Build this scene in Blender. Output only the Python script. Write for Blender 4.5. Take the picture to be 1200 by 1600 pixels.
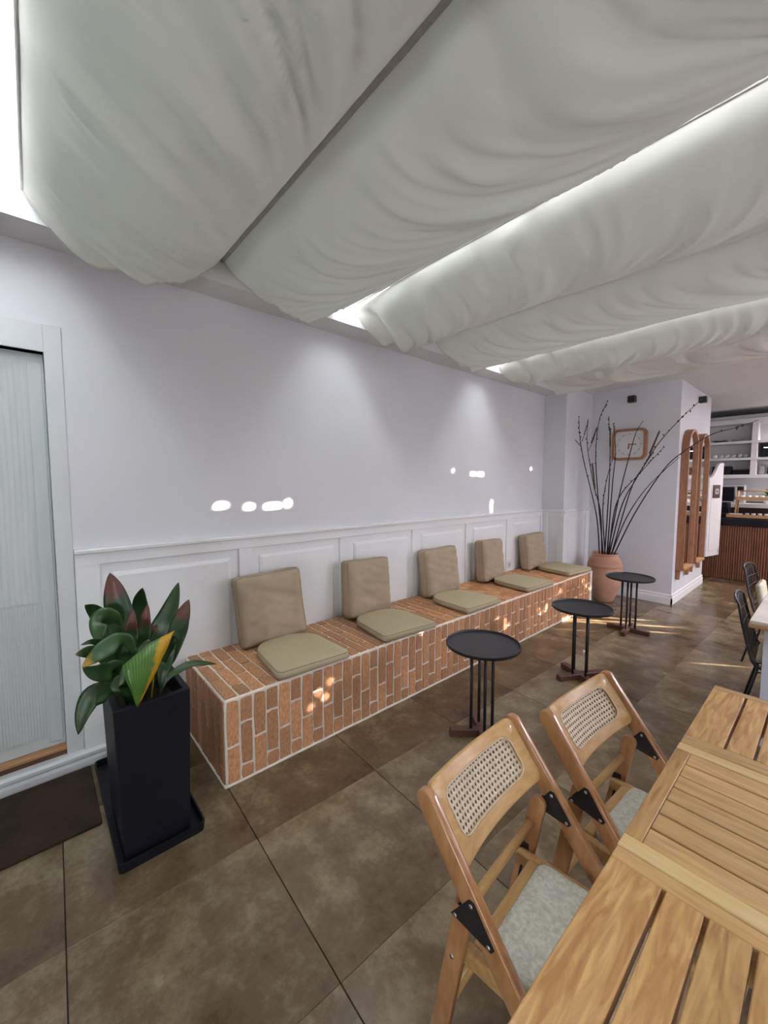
import bpy, bmesh, math, random
from mathutils import Vector, Matrix, noise
random.seed(7)
R = math.radians
for o in list(bpy.data.objects):
    bpy.data.objects.remove(o)
scene = bpy.context.scene
COL = scene.collection

# ------------------------------------------------------------------ camera
# left wall is the plane x = 0, y runs along it into the room, z is up (metres)
YAW, PITCH = R(48.6), R(-4.15)
fw = Vector((-math.sin(YAW) * math.cos(PITCH), math.cos(YAW) * math.cos(PITCH), math.sin(PITCH)))
rt = Vector((math.cos(YAW), math.sin(YAW), 0))
up = rt.cross(fw)
cam_d = bpy.data.cameras.new('camera')
cam = bpy.data.objects.new('camera', cam_d)
COL.objects.link(cam)
m = Matrix((rt, up, -fw)).transposed().to_4x4()
m.translation = Vector((2.68, 0.0, 1.55))
cam.matrix_world = m
cam_d.sensor_fit = 'HORIZONTAL'
cam_d.sensor_width = 36.0
cam_d.lens = 36.0 * 625.0 / 1200.0
cam_d.clip_start = 0.02
scene.camera = cam

# ------------------------------------------------------------------ world, sun, exposure
world = bpy.data.worlds.new('world')
scene.world = world
world.use_nodes = True
wb = world.node_tree.nodes['Background']
wb.inputs['Color'].default_value = (0.89, 0.95, 0.98, 1)
wb.inputs['Strength'].default_value = 25.0

SUN = Vector((0.80, 0.60, 0.165)).normalized()          # towards the sun
sd = bpy.data.lights.new('sun', 'SUN')
sd.energy = 160.0
sd.angle = R(0.53)
sd.color = (1.0, 0.86, 0.76)
so = bpy.data.objects.new('sun', sd)
COL.objects.link(so)
so.rotation_euler = SUN.to_track_quat('Z', 'Y').to_euler()
so.location = (12, 6, 6)


def portal(name, loc, rot, sx, sy):
    d = bpy.data.lights.new(name, 'AREA')
    d.shape = 'RECTANGLE'
    d.size, d.size_y = sx, sy
    d.cycles.is_portal = True
    o = bpy.data.objects.new(name, d)
    COL.objects.link(o)
    o.location = loc
    o.rotation_euler = rot


for yc in (0.05, 1.81, 3.70):
    portal('skylight_portal', (2.6, yc, 3.35), (0, 0, 0), 4.8, 0.90)
portal('window_portal', (4.05, -3.12, 0.6), (R(90), 0, 0), 1.3, 0.8)

vs = scene.view_settings
scene.display_settings.display_device = 'sRGB'
vs.view_transform = 'Standard'
vs.look = 'None'
vs.gamma = 1.0
vs.use_curve_mapping = False
vs.exposure = 0.0

# ------------------------------------------------------------------ materials
MATS = {}


def mat(name, c1, c2=None, scale=8.0, rough=0.5, rough2=None, bump=0.0, bscale=None, stretch=(1, 1, 1),
        metallic=0.0, spec=0.5, rnd=0.0, detail=6.0, coat=0.0, lo=0.35, hi=0.65, dist=0.0):
    if name in MATS:
        return MATS[name]
    mt = bpy.data.materials.new(name)
    mt.use_nodes = True
    nt = mt.node_tree
    b = nt.nodes['Principled BSDF']
    b.inputs['Roughness'].default_value = rough
    b.inputs['Metallic'].default_value = metallic
    b.inputs['Specular IOR Level'].default_value = spec
    b.inputs['Coat Weight'].default_value = coat
    tc = nt.nodes.new('ShaderNodeTexCoord')
    mp = nt.nodes.new('ShaderNodeMapping')
    mp.inputs['Scale'].default_value = stretch
    nt.links.new(tc.outputs['Object'], mp.inputs['Vector'])
    oi = nt.nodes.new('ShaderNodeObjectInfo')
    cmb = nt.nodes.new('ShaderNodeVectorMath')
    cmb.operation = 'SCALE'
    cmb.inputs[0].default_value = (13.1, 7.7, 5.3)
    nt.links.new(oi.outputs['Random'], cmb.inputs['Scale'])
    nt.links.new(cmb.outputs[0], mp.inputs['Location'])
    n = nt.nodes.new('ShaderNodeTexNoise')
    n.inputs['Scale'].default_value = scale
    n.inputs['Detail'].default_value = detail
    n.inputs['Distortion'].default_value = dist
    nt.links.new(mp.outputs[0], n.inputs['Vector'])
    cr = nt.nodes.new('ShaderNodeValToRGB')
    cr.color_ramp.elements[0].position = lo
    cr.color_ramp.elements[1].position = hi
    cr.color_ramp.elements[0].color = (*c1, 1)
    cr.color_ramp.elements[1].color = (*(c2 or c1), 1)
    nt.links.new(n.outputs['Fac'], cr.inputs['Fac'])
    col = cr.outputs['Color']
    if rnd:
        hs = nt.nodes.new('ShaderNodeHueSaturation')
        mr = nt.nodes.new('ShaderNodeMapRange')
        mr.inputs['To Min'].default_value = 1 - rnd
        mr.inputs['To Max'].default_value = 1 + rnd
        nt.links.new(oi.outputs['Random'], mr.inputs['Value'])
        nt.links.new(mr.outputs[0], hs.inputs['Value'])
        nt.links.new(col, hs.inputs['Color'])
        col = hs.outputs['Color']
    nt.links.new(col, b.inputs['Base Color'])
    if rough2 is not None:
        mr = nt.nodes.new('ShaderNodeMapRange')
        mr.inputs['To Min'].default_value = rough
        mr.inputs['To Max'].default_value = rough2
        nt.links.new(n.outputs['Fac'], mr.inputs['Value'])
        nt.links.new(mr.outputs[0], b.inputs['Roughness'])
    if bump:
        n2 = nt.nodes.new('ShaderNodeTexNoise')
        n2.inputs['Scale'].default_value = bscale or scale * 3
        n2.inputs['Detail'].default_value = 4
        nt.links.new(mp.outputs[0], n2.inputs['Vector'])
        bp = nt.nodes.new('ShaderNodeBump')
        bp.inputs['Strength'].default_value = bump
        bp.inputs['Distance'].default_value = 0.004
        nt.links.new(n2.outputs['Fac'], bp.inputs['Height'])
        nt.links.new(bp.outputs[0], b.inputs['Normal'])
    MATS[name] = mt
    return mt


def emis(name, c, s):
    mt = mat(name, c)
    b = mt.node_tree.nodes['Principled BSDF']
    b.inputs['Emission Color'].default_value = (*c, 1)
    b.inputs['Emission Strength'].default_value = s
    return mt


M_WALL = mat('wall_paint', (0.735, 0.73, 0.765), (0.765, 0.76, 0.795), 1.5, 0.55, spec=0.3, bump=0.12, bscale=34)
M_TRIM = mat('trim_paint', (0.86, 0.86, 0.87), (0.89, 0.89, 0.90), 3, 0.42, bump=0.03, bscale=20)
M_CEIL = mat('ceiling_paint', (0.70, 0.69, 0.70), (0.73, 0.72, 0.73), 2, 0.8)
M_CASE = mat('casing_paint', (0.68, 0.69, 0.71), (0.72, 0.73, 0.75), 3, 0.45)
M_DOOR = mat('door_paint', (0.60, 0.63, 0.63), (0.63, 0.66, 0.655), 5, 0.3, stretch=(1, 6, 1))
M_GROUT = mat('floor_grout', (0.028, 0.024, 0.019), None, 8, 0.8)
M_MORTAR = mat('mortar', (0.78, 0.71, 0.61), (0.88, 0.82, 0.73), 18, 0.85, bump=0.5, bscale=90)
M_BRICK = mat('brick_clay', (0.44, 0.20, 0.088), (0.64, 0.335, 0.17), 9, 0.62, bump=0.5, bscale=70, rnd=0.22)
M_CUSH = mat('cushion_fabric', (0.40, 0.315, 0.215), (0.425, 0.335, 0.23), 12, 0.85, bump=0.25, bscale=260)
M_CUSH2 = mat('seat_pad_fabric', (0.475, 0.405, 0.25), (0.495, 0.425, 0.265), 12, 0.75, bump=0.25, bscale=260)
M_PIPE = mat('cushion_piping', (0.31, 0.25, 0.165), None, 30, 0.85)
M_TAG = mat('cushion_tag', (0.03, 0.03, 0.03), None, 8, 0.6)
M_BLACK = mat('black_powder_coat', (0.012, 0.012, 0.014), (0.018, 0.018, 0.021), 60, 0.42, bump=0.1, bscale=300)
M_BLACK2 = mat('black_plastic', (0.006, 0.006, 0.010), (0.010, 0.010, 0.016), 6, 0.5, spec=0.25, bump=0.05)
M_WALNUT = mat('walnut', (0.075, 0.03, 0.022), (0.14, 0.06, 0.04), 9, 0.45, stretch=(1, 1, 6))
M_CHAIR = mat('chair_wood', (0.35, 0.155, 0.06), (0.49, 0.245, 0.105), 7, 0.28, stretch=(6, 14, 2), rnd=0.06, coat=0.5)
M_CHAIR2 = mat('chair_wood_light', (0.52, 0.29, 0.105), (0.62, 0.37, 0.15), 7, 0.35, stretch=(10, 2, 10), rnd=0.06, coat=0.2)
M_CANE = mat('cane_webbing', (0.62, 0.50, 0.35), (0.74, 0.62, 0.46), 60, 0.5)
M_PAD = mat('boucle', (0.55, 0.545, 0.47), (0.74, 0.73, 0.64), 95, 0.9, bump=0.9, bscale=130)
M_STEEL = mat('screw_steel', (0.55, 0.55, 0.55), None, 8, 0.3, metallic=1.0)
M_TEAK_Y = mat('teak_along', (0.38, 0.18, 0.06), (0.62, 0.37, 0.145), 5, 0.38, stretch=(9, 1.1, 9), bump=0.06, bscale=60,
               rnd=0.13, dist=1.6, lo=0.32, hi=0.66, coat=0.12)
M_TEAK_X = mat('teak_across', (0.45, 0.255, 0.10), (0.62, 0.39, 0.175), 5, 0.36, stretch=(1.1, 9, 9), bump=0.06, bscale=60,
               rnd=0.16, dist=1.0, lo=0.3, hi=0.7, coat=0.12)
M_TEAK_P = mat('teak_pale', (0.64, 0.43, 0.19), (0.72, 0.52, 0.26), 5, 0.38, stretch=(1.1, 9, 9), rnd=0.04, coat=0.12)
M_BLEACH = mat('terracotta', (0.47, 0.235, 0.15), (0.60, 0.36, 0.25), 3.5, 0.7, bump=0.2, bscale=40)
M_BRANCH = mat('branch_bark', (0.007, 0.005, 0.005), (0.018, 0.013, 0.011), 40, 0.7)
M_BUD = mat('catkin', (0.05, 0.045, 0.03), (0.12, 0.10, 0.06), 60, 0.9)
M_OAK = mat('oak_frame', (0.27, 0.115, 0.055), (0.36, 0.17, 0.085), 6, 0.5, stretch=(12, 12, 2), rnd=0.05)
M_CLOCKW = mat('clock_wood', (0.33, 0.15, 0.07), (0.40, 0.20, 0.095), 6, 0.5, stretch=(3, 10, 10))
M_FACE = mat('clock_face', (0.78, 0.77, 0.78), None, 8, 0.5)
M_MIRROR = mat('mirror_glass', (0.86, 0.87, 0.88), None, 8, 0.02, metallic=1.0)
M_SLAT = mat('counter_slat', (0.17, 0.062, 0.028), (0.25, 0.10, 0.05), 5, 0.5, stretch=(10, 10, 1.2), rnd=0.14)
M_DARKW = mat('counter_backing', (0.03, 0.014, 0.01), None, 8, 0.7)
M_WHITE = mat('white_lacquer', (0.74, 0.72, 0.73), (0.77, 0.75, 0.76), 3, 0.4)
M_CERAM = mat('white_ceramic', (0.75, 0.74, 0.72), None, 8, 0.25)
M_BAMBOO = mat('bamboo', (0.45, 0.245, 0.105), (0.55, 0.32, 0.15), 8, 0.45, stretch=(2, 12, 12))
M_MAT = mat('coir', (0.018, 0.010, 0.006), (0.045, 0.024, 0.014), 6, 0.95, bump=1.0, bscale=160)
M_SOIL = mat('soil', (0.012, 0.008, 0.006), (0.03, 0.022, 0.014), 40, 0.95, bump=0.8)
M_ROD = mat('curtain_rod', (0.40, 0.39, 0.36), (0.46, 0.45, 0.42), 30, 0.6)
M_SILL = mat('sill_wood', (0.40, 0.20, 0.09), (0.50, 0.27, 0.13), 6, 0.45, stretch=(8, 1, 8))
M_SILLD = mat('sill_wood_dark', (0.10, 0.045, 0.025), (0.14, 0.065, 0.035), 6, 0.5, stretch=(8, 1, 8))
M_GLASSD = mat('dark_glass', (0.01, 0.01, 0.014), None, 8, 0.08)
M_SILVER = mat('appliance_silver', (0.55, 0.55, 0.58), None, 8, 0.35, metallic=0.3)
M_PLAQUE = mat('plaque_brown', (0.05, 0.022, 0.018), (0.08, 0.035, 0.028), 20, 0.5)
M_GREY = mat('grey_print', (0.45, 0.47, 0.46), None, 8, 0.6)
M_GREEN = mat('shelf_plant', (0.05, 0.10, 0.015), (0.16, 0.24, 0.04), 20, 0.6)
M_STONE = mat('table_tile', (0.62, 0.56, 0.50), (0.78, 0.73, 0.66), 7, 0.35)
M_LAV = mat('table_panel', (0.66, 0.66, 0.78), (0.72, 0.72, 0.84), 4, 0.5)
M_BEIGE = mat('beige_pad', (0.52, 0.48, 0.34), (0.60, 0.56, 0.42), 30, 0.85)
M_SHUT = mat('shutter_wood', (0.22, 0.12, 0.07), (0.30, 0.17, 0.10), 5, 0.6, stretch=(10, 10, 1))
M_PAPER = mat('paper', (0.8, 0.8, 0.82), None, 8, 0.7)
M_SCREED = mat('subfloor', (0.2, 0.19, 0.18), None, 8, 0.9)


def tile_material():
    mt = mat('stone_tile', (0.1, 0.1, 0.1))
    nt = mt.node_tree
    b = nt.nodes['Principled BSDF']
    for n in list(nt.nodes):
        if n.type not in ('BSDF_PRINCIPLED', 'OUTPUT_MATERIAL'):
            nt.nodes.remove(n)
    L = nt.links.new
    tc = nt.nodes.new('ShaderNodeTexCoord')
    oi = nt.nodes.new('ShaderNodeObjectInfo')
    off = nt.nodes.new('ShaderNodeVectorMath')
    off.operation = 'SCALE'
    off.inputs[0].default_value = (31, 17, 9)
    L(oi.outputs['Random'], off.inputs['Scale'])
    add = nt.nodes.new('ShaderNodeVectorMath')
    L(tc.outputs['Object'], add.inputs[0])
    L(off.outputs[0], add.inputs[1])
    n1 = nt.nodes.new('ShaderNodeTexNoise')
    n1.inputs['Scale'].default_value = 5.5
    n1.inputs['Detail'].default_value = 7
    n1.inputs['Roughness'].default_value = 0.62
    L(add.outputs[0], n1.inputs['Vector'])
    n2 = nt.nodes.new('ShaderNodeTexNoise')
    n2.inputs['Scale'].default_value = 42
    n2.inputs['Detail'].default_value = 6
    n2.inputs['Roughness'].default_value = 0.7
    L(add.outputs[0], n2.inputs['Vector'])
    # printed shade of the slab: paler along one edge, browner along the other
    sx = nt.nodes.new('ShaderNodeSeparateXYZ')
    L(tc.outputs['Object'], sx.inputs[0])
    mr = nt.nodes.new('ShaderNodeMapRange')
    mr.inputs['From Min'].default_value = -0.33
    mr.inputs['From Max'].default_value = 0.33
    mr.inputs['To Min'].default_value = 0.10
    mr.inputs['To Max'].default_value = -0.10
    L(sx.outputs['X'], mr.inputs['Value'])
    a1 = nt.nodes.new('ShaderNodeMath')
    a1.operation = 'ADD'
    L(n1.outputs['Fac'], a1.inputs[0])
    L(mr.outputs[0], a1.inputs[1])
    a2 = nt.nodes.new('ShaderNodeMath')
    a2.operation = 'MULTIPLY_ADD'
    a2.inputs[1].default_value = 0.38
    L(n2.outputs['Fac'], a2.inputs[0])
    L(a1.outputs[0], a2.inputs[2])
    cr = nt.nodes.new('ShaderNodeValToRGB')
    e = cr.color_ramp.elements
    e[0].position, e[0].color = 0.36, (0.072, 0.042, 0.021, 1)
    e[1].position, e[1].color = 0.90, (0.25, 0.197, 0.115, 1)
    k = e.new(0.68)
    k.color = (0.148, 0.105, 0.056, 1)
    L(a2.outputs[0], cr.inputs['Fac'])
    hs = nt.nodes.new('ShaderNodeHueSaturation')
    mv = nt.nodes.new('ShaderNodeMapRange')
    mv.inputs['To Min'].default_value = 0.86
    mv.inputs['To Max'].default_value = 1.14
    L(oi.outputs['Random'], mv.inputs['Value'])
    L(mv.outputs[0], hs.inputs['Value'])
    L(cr.outputs['Color'], hs.inputs['Color'])
    L(hs.outputs['Color'], b.inputs['Base Color'])
    rr = nt.nodes.new('ShaderNodeMapRange')
    rr.inputs['To Min'].default_value = 0.12
    rr.inputs['To Max'].default_value = 0.34
    L(n1.outputs['Fac'], rr.inputs['Value'])
    L(rr.outputs[0], b.inputs['Roughness'])
    bp = nt.nodes.new('ShaderNodeBump')
    bp.inputs['Strength'].default_value = 0.12
    bp.inputs['Distance'].default_value = 0.003
    L(n2.outputs['Fac'], bp.inputs['Height'])
    L(bp.outputs[0], b.inputs['Normal'])
    return mt


def fabric_material():
    mt = bpy.data.materials.new('canopy_fabric')
    mt.use_nodes = True
    nt = mt.node_tree
    L = nt.links.new
    nt.nodes.remove(nt.nodes['Principled BSDF'])
    out = nt.nodes['Material Output']
    tc = nt.nodes.new('ShaderNodeTexCoord')
    n = nt.nodes.new('ShaderNodeTexNoise')
    n.inputs['Scale'].default_value = 2.0
    L(tc.outputs['Object'], n.inputs['Vector'])
    n2 = nt.nodes.new('ShaderNodeTexNoise')
    n2.inputs['Scale'].default_value = 320
    L(tc.outputs['Object'], n2.inputs['Vector'])
    bp = nt.nodes.new('ShaderNodeBump')
    bp.inputs['Strength'].default_value = 0.12
    bp.inputs['Distance'].default_value = 0.002
    L(n2.outputs['Fac'], bp.inputs['Height'])
    cr = nt.nodes.new('ShaderNodeValToRGB')
    cr.color_ramp.elements[0].color = (0.66, 0.64, 0.60, 1)
    cr.color_ramp.elements[1].color = (0.72, 0.70, 0.66, 1)
    L(n.outputs['Fac'], cr.inputs['Fac'])
    d = nt.nodes.new('ShaderNodeBsdfDiffuse')
    L(cr.outputs['Color'], d.inputs['Color'])
    t = nt.nodes.new('ShaderNodeBsdfTranslucent')
    t.inputs['Color'].default_value = (0.58, 0.70, 0.62, 1)
    L(bp.outputs[0], d.inputs['Normal'])
    L(bp.outputs[0], t.inputs['Normal'])
    mx = nt.nodes.new('ShaderNodeMixShader')
    mx.inputs['Fac'].default_value = 0.011
    L(d.outputs[0], mx.inputs[1])
    L(t.outputs[0], mx.inputs[2])
    L(mx.outputs[0], out.inputs['Surface'])
    return mt


M_TILE = tile_material()
M_FABRIC = fabric_material()


# ------------------------------------------------------------------ helpers
def link(name, me, material, parent=None, loc=None, rot=None, smooth=False):
    o = bpy.data.objects.new(name, me)
    COL.objects.link(o)
    if material is not None and len(me.materials) == 0:
        me.materials.append(material)
    if parent is not None:
        o.parent = parent
    if loc is not None:
        o.location = loc
    if rot is not None:
        o.rotation_euler = rot
    if smooth:
        for p in me.polygons:
            p.use_smooth = True
    return o


def tag(o, label=None, cat=None, group=None, kind=None):
    if label:
        o['label'] = label
    if cat:
        o['category'] = cat
    if group:
        o['group'] = group
    if kind:
        o['kind'] = kind
    return o


def thing(name, loc, label, cat, group=None, rz=0.0):
    o = bpy.data.objects.new(name, None)
    COL.objects.link(o)
    o.empty_display_size = 0.1
    o.location = loc
    o.rotation_euler = (0, 0, rz)
    return tag(o, label, cat, group)


class MB:
    """collects shapes into one mesh"""

    def __init__(self):
        self.bm = bmesh.new()

    def box(self, a, b, bevel=0.0, mtx=None, seg=1):
        a, b = Vector(a), Vector(b)
        r = bmesh.ops.create_cube(self.bm, size=1.0)
        vs_ = r['verts']
        c, s = (a + b) / 2, b - a
        for v in vs_:
            v.co = Vector((v.co.x * s.x, v.co.y * s.y, v.co.z * s.z)) + c
        if bevel:
            es = list({e for v in vs_ for e in v.link_edges})
            rr = bmesh.ops.bevel(self.bm, geom=es, offset=bevel, segments=seg, profile=0.5, affect='EDGES')
            vs_ = list({v for f in rr['faces'] for v in f.verts} | {v for v in vs_ if v.is_valid})
        if mtx is not None:
            for v in vs_:
                v.co = mtx @ v.co
        return self

    def tube(self, pts, rad, n=8, cap=True):
        pts = [Vector(p) for p in pts]
        if not isinstance(rad, (list, tuple)):
            rad = [rad] * len(pts)
        rings = []
        prev = None
        for i, p in enumerate(pts):
            t = (pts[min(i + 1, len(pts) - 1)] - pts[max(i - 1, 0)]).normalized()
            if prev is None:
                ref = Vector((0, 0, 1)) if abs(t.z) < 0.9 else Vector((1, 0, 0))
                u = t.cross(ref).normalized()
            else:
                u = (prev - t * prev.dot(t)).normalized()
            prev = u
            w = t.cross(u)
            rings.append([self.bm.verts.new(p + (u * math.cos(2 * math.pi * k / n) + w * math.sin(2 * math.pi * k / n)) * rad[i])
                          for k in range(n)])
        for a, b in zip(rings, rings[1:]):
            for k in range(n):
                self.bm.faces.new((a[k], a[(k + 1) % n], b[(k + 1) % n], b[k]))
        if cap:
            self.bm.faces.new(rings[0][::-1])
            self.bm.faces.new(rings[-1])
        return self

    def lathe(self, prof, n=32, c=(0, 0, 0), cap=True):
        c = Vector(c)
        rings = []
        for r, z in prof:
            rings.append([self.bm.verts.new(c + Vector((r * math.cos(2 * math.pi * k / n), r * math.sin(2 * math.pi * k / n), z)))
                          for k in range(n)])
        for a, b in zip(rings, rings[1:]):
            for k in range(n):
                self.bm.faces.new((a[k], a[(k + 1) % n], b[(k + 1) % n], b[k]))
        if cap:
            self.bm.faces.new(rings[0][::-1])
            self.bm.faces.new(rings[-1])
        return self

    def prism(self, poly, axis, lo, hi, bevel=0.0):
        """polygon in the plane normal to axis, extruded lo..hi along it"""
        def P(u, v, w):
            return {'x': (w, u, v), 'y': (u, w, v), 'z': (u, v, w)}[axis]
        a = [self.bm.verts.new(P(u, v, lo)) for u, v in poly]
        b = [self.bm.verts.new(P(u, v, hi)) for u, v in poly]
        fs = [self.bm.faces.new(a), self.bm.faces.new(b[::-1])]
        n = len(poly)
        for i in range(n):
            fs.append(self.bm.faces.new((a[i], b[i], b[(i + 1) % n], a[(i + 1) % n])))
        bmesh.ops.recalc_face_normals(self.bm, faces=fs)
        if bevel:
            es = list(set(fs[0].edges) | set(fs[1].edges))
            bmesh.ops.bevel(self.bm, geom=es, offset=bevel, segments=2, profile=0.5, affect='EDGES')
        return self

    def grid(self, rows, flip=False):
        vv = [[self.bm.verts.new(p) for p in r] for r in rows]
        for a, b in zip(vv, vv[1:]):
            for i in range(len(a) - 1):
                q = (a[i], a[i + 1], b[i + 1], b[i])
                self.bm.faces.new(q[::-1] if flip else q)
        return self

    def blob(self, c, r, sub=1):
        rr = bmesh.ops.create_icosphere(self.bm, subdivisions=sub, radius=1.0)
        if not isinstance(r, (list, tuple)):
            r = (r, r, r)
        for v in rr['verts']:
            v.co = Vector((v.co.x * r[0], v.co.y * r[1], v.co.z * r[2])) + Vector(c)
        return self

    def mesh(self, name='mesh'):
        me = bpy.data.meshes.new(name)
        bmesh.ops.recalc_face_normals(self.bm, faces=self.bm.faces)
        self.bm.to_mesh(me)
        self.bm.free()
        return me

    def build(self, name, material, parent=None, loc=None, rot=None, smooth=False):
        return link(name, self.mesh(name), material, parent, loc, rot, smooth)


def struct(name, mb, material, parent=None, smooth=False):
    o = mb.build(name, material, parent, smooth=smooth)
    if parent is None:
        o['kind'] = 'structure'
    return o


def copy_tree(o, parent=None):
    c = o.copy()
    COL.objects.link(c)
    c.parent = parent
    for ch in list(o.children):
        if ch.name in bpy.data.objects:
            copy_tree(ch, c)
    return c


def rrect(w, h, r, n=6, cx=0.0, cy=0.0):
    pts = []
    for (sx, sy, a0) in ((1, 1, 0), (-1, 1, 90), (-1, -1, 180), (1, -1, 270)):
        for k in range(n + 1):
            a = R(a0 + 90 * k / n)
            pts.append((cx + sx * (w / 2 - r) + r * math.cos(a), cy + sy * (h / 2 - r) + r * math.sin(a)))
    return pts


def autosmooth(o, ang=40):
    me = o.data
    for p in me.polygons:
        p.use_smooth = True
    me.set_sharp_from_angle(angle=R(ang))
    return o


# ================================================================== SETTING
ZC = 2.82          # flat ceilings
XR = 5.0           # right-hand wall
YB = 10.3          # far kitchen wall
YF = -3.0          # wall behind the photographer

# floor: grout bed with single stone tiles
fl = struct('floor', MB().box((-0.3, YF - 0.3, -0.06), (XR + 0.3, YB + 0.3, -0.012)), M_GROUT)
tile_me = MB().box((-0.3275, -0.326, -0.012), (0.3275, 0.326, 0.0), bevel=0.0012).mesh('tile')
tile_me.materials.append(M_TILE)
TP, ROT = 0.6555, R(-1.85)
cs, sn = math.cos(ROT), math.sin(ROT)
for i in range(-2, 8):
    for j in range(-7, 17):
        # grid corner at (1.085, 0.67)
        lx, ly = (i + 0.5) * TP, (j + 0.5) * TP
        x, y = 1.085 + lx * cs - ly * sn, 0.67 + lx * sn + ly * cs
        if x < -0.30 or x > XR + 0.2 or y < YF - 0.2 or y > YB + 0.2:
            continue
        link('tile', tile_me, None, fl, (x, y, 0.0), (0, 0, ROT))

# left wall with the door opening
DY0, DY1, DZ0, DZ1 = -0.86, 0.08, 0.12, 2.205
wl = struct('wall_left', MB().box((-0.2, YF, 0), (0, DY0, 3.4)).box((-0.2, DY1, 0), (0, 6.05, 3.4))
            .box((-0.2, DY0, DZ1), (0, DY1, 3.4)).box((-0.2, DY0, 0), (0, DY1, 0.09)).box((-0.2, DY0, 0.09), (-0.082, DY1, DZ1)), M_WALL)  # last box: unseen backing added behind the door against light leaks
# wainscot: proud frame, recessed ground, raised fields
PAN = [(0.264, 1.037), (1.124, 1.868), (1.958, 2.705), (2.784, 3.537), (3.629, 4.352), (4.467, 5.194)]
ZT, ZB = 1.105, 0.215
MB().box((0, 0.155, 0.09), (0.006, 5.25, 1.165)).build('wainscot_ground', M_TRIM, wl)
FX = 0.022
MB().box((0.006, 0.155, ZT), (FX, 5.25, 1.165), 0.003).build('rail', M_TRIM, wl)
MB().box((0.006, 0.155, 0.09), (FX, 5.25, ZB), 0.003).build('rail', M_TRIM, wl)
edges = [0.155] + [v for p in PAN for v in p] + [5.25]
for k in range(0, len(edges), 2):
    MB().box((0.006, edges[k], ZB), (FX, edges[k + 1], ZT), 0.003).build('stile', M_TRIM, wl)


def raised_field(o_name, parent, origin, u, v, nrm, w, h, material=M_TRIM, margin=0.055, rise=0.016, bev=0.022):
    """raised panel in a frame: flat field with sloping borders"""
    mb = MB()
    O, u, v, nrm = Vector(origin), Vector(u), Vector(v), Vector(nrm)

    def ring(off, dep):
        return [mb.bm.verts.new(O + u * a + v * b + nrm * dep) for a, b in
                ((off, off), (w - off, off), (w - off, h - off), (off, h - off))]
    r0, r1, r2 = ring(margin, 0.0), ring(margin + 0.004, 0.006), ring(margin + bev, rise)
    for a, b in ((r0, r1), (r1, r2)):
        for k in range(4):
            mb.bm.faces.new((a[k], a[(k + 1) % 4], b[(k + 1) % 4], b[k]))
    mb.bm.faces.new(r2)
    return mb.build(o_name, material, parent)


for (a, b) in PAN:
    raised_field('panel', wl, (0.006, a, ZB), (0, 1, 0), (0, 0, 1), (1, 0, 0), b - a, ZT - ZB)
# chair rail cap
cap = [(0.0, 1.15), (0.024, 1.15), (0.026, 1.166), (0.040, 1.174), (0.042, 1.188), (0.036, 1.195), (0.0, 1.195)]
struct('trim_1', MB().prism(cap, 'y', 0.155, 5.25), M_TRIM)
# baseboard with a rounded top, running under the door too
bb = [(0.0, 0.0), (0.042, 0.0), (0.044, 0.035), (0.036, 0.05), (0.047, 0.062), (0.048, 0.078), (0.036, 0.09), (0.0, 0.09)]
struct('baseboard_left', MB().prism(bb, 'y', YF + 0.01, 0.66), M_CASE)

# pilaster at the end of the bench
PX, PY0 = 0.30, 5.25
pw = struct('wall_pilaster', MB().box((0, PY0, 0), (PX, 6.05, 3.4)), M_WALL)
MB().box((0.0, PY0 - 0.006, 0.455), (PX, PY0, 1.165)).build('wainscot_ground', M_TRIM, pw)
for (a, b) in ((0.0, 0.10), (0.235, PX + 0.02)):
    MB().box((a, PY0 - 0.02, 0.455), (b, PY0 - 0.006, 1.165), 0.003).build('stile', M_TRIM, pw)
MB().box((0.10, PY0 - 0.02, ZT), (0.235, PY0 - 0.006, 1.165), 0.003).build('rail', M_TRIM, pw)
MB().box((PX, PY0 - 0.006, 0.09), (PX + 0.006, 6.05, 1.165)).build('wainscot_ground', M_TRIM, pw)
MB().box((PX + 0.006, PY0 - 0.006, 0.09), (PX + 0.02, PY0 + 0.12, 1.165), 0.003).build('stile', M_TRIM, pw)
MB().box((PX + 0.006, 5.92, 0.09), (PX + 0.02, 6.045, 1.165), 0.003).build('stile', M_TRIM, pw)
MB().box((PX + 0.006, PY0 + 0.12, ZT), (PX + 0.02, 5.92, 1.165), 0.003).build('rail', M_TRIM, pw)
MB().box((PX + 0.006, PY0 + 0.12, 0.09), (PX + 0.02, 5.92, ZB), 0.003).build('rail', M_TRIM, pw)
raised_field('panel', pw, (PX + 0.006, PY0 + 0.12, ZB), (0, 1, 0), (0, 0, 1), (1, 0, 0), 0.55, ZT - ZB, margin=0.03)
cap_y = [(PY0 - v, z) for v, z in cap]
struct('trim_2', MB().prism(cap_y, 'x', 0.0, PX + 0.04), M_TRIM)
cap_x = [(PX + v, z) for v, z in cap]
struct('trim_3', MB().prism(cap_x, 'y', PY0 - 0.04, 6.05), M_TRIM)

# block with the clock (facing us) and the mirrors (its side)
BX, BY0, BY1 = 1.345, 6.05, 7.75
struct('wall_back', MB().box((-0.2, BY0, 0), (BX, BY1, ZC)), M_WALL)
b2 = [(BY0 - 0.0, 0.0), (BY0 - 0.016, 0.0), (BY0 - 0.016, 0.085), (BY0 - 0.011, 0.092), (BY0 - 0.011, 0.122), (BY0 - 0.004, 0.13), (BY0, 0.13)]
struct('baseboard_back', MB().prism(b2, 'x', PX, BX + 0.016), M_TRIM)
b3 = [(BX, 0.0), (BX + 0.016, 0.0), (BX + 0.016, 0.085), (BX + 0.011, 0.092), (BX + 0.011, 0.122), (BX + 0.004, 0.13), (BX, 0.13)]
struct('baseboard_pillar', MB().prism(b3, 'y', BY0 - 0.016, BY1 + 0.016), M_TRIM)
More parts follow.
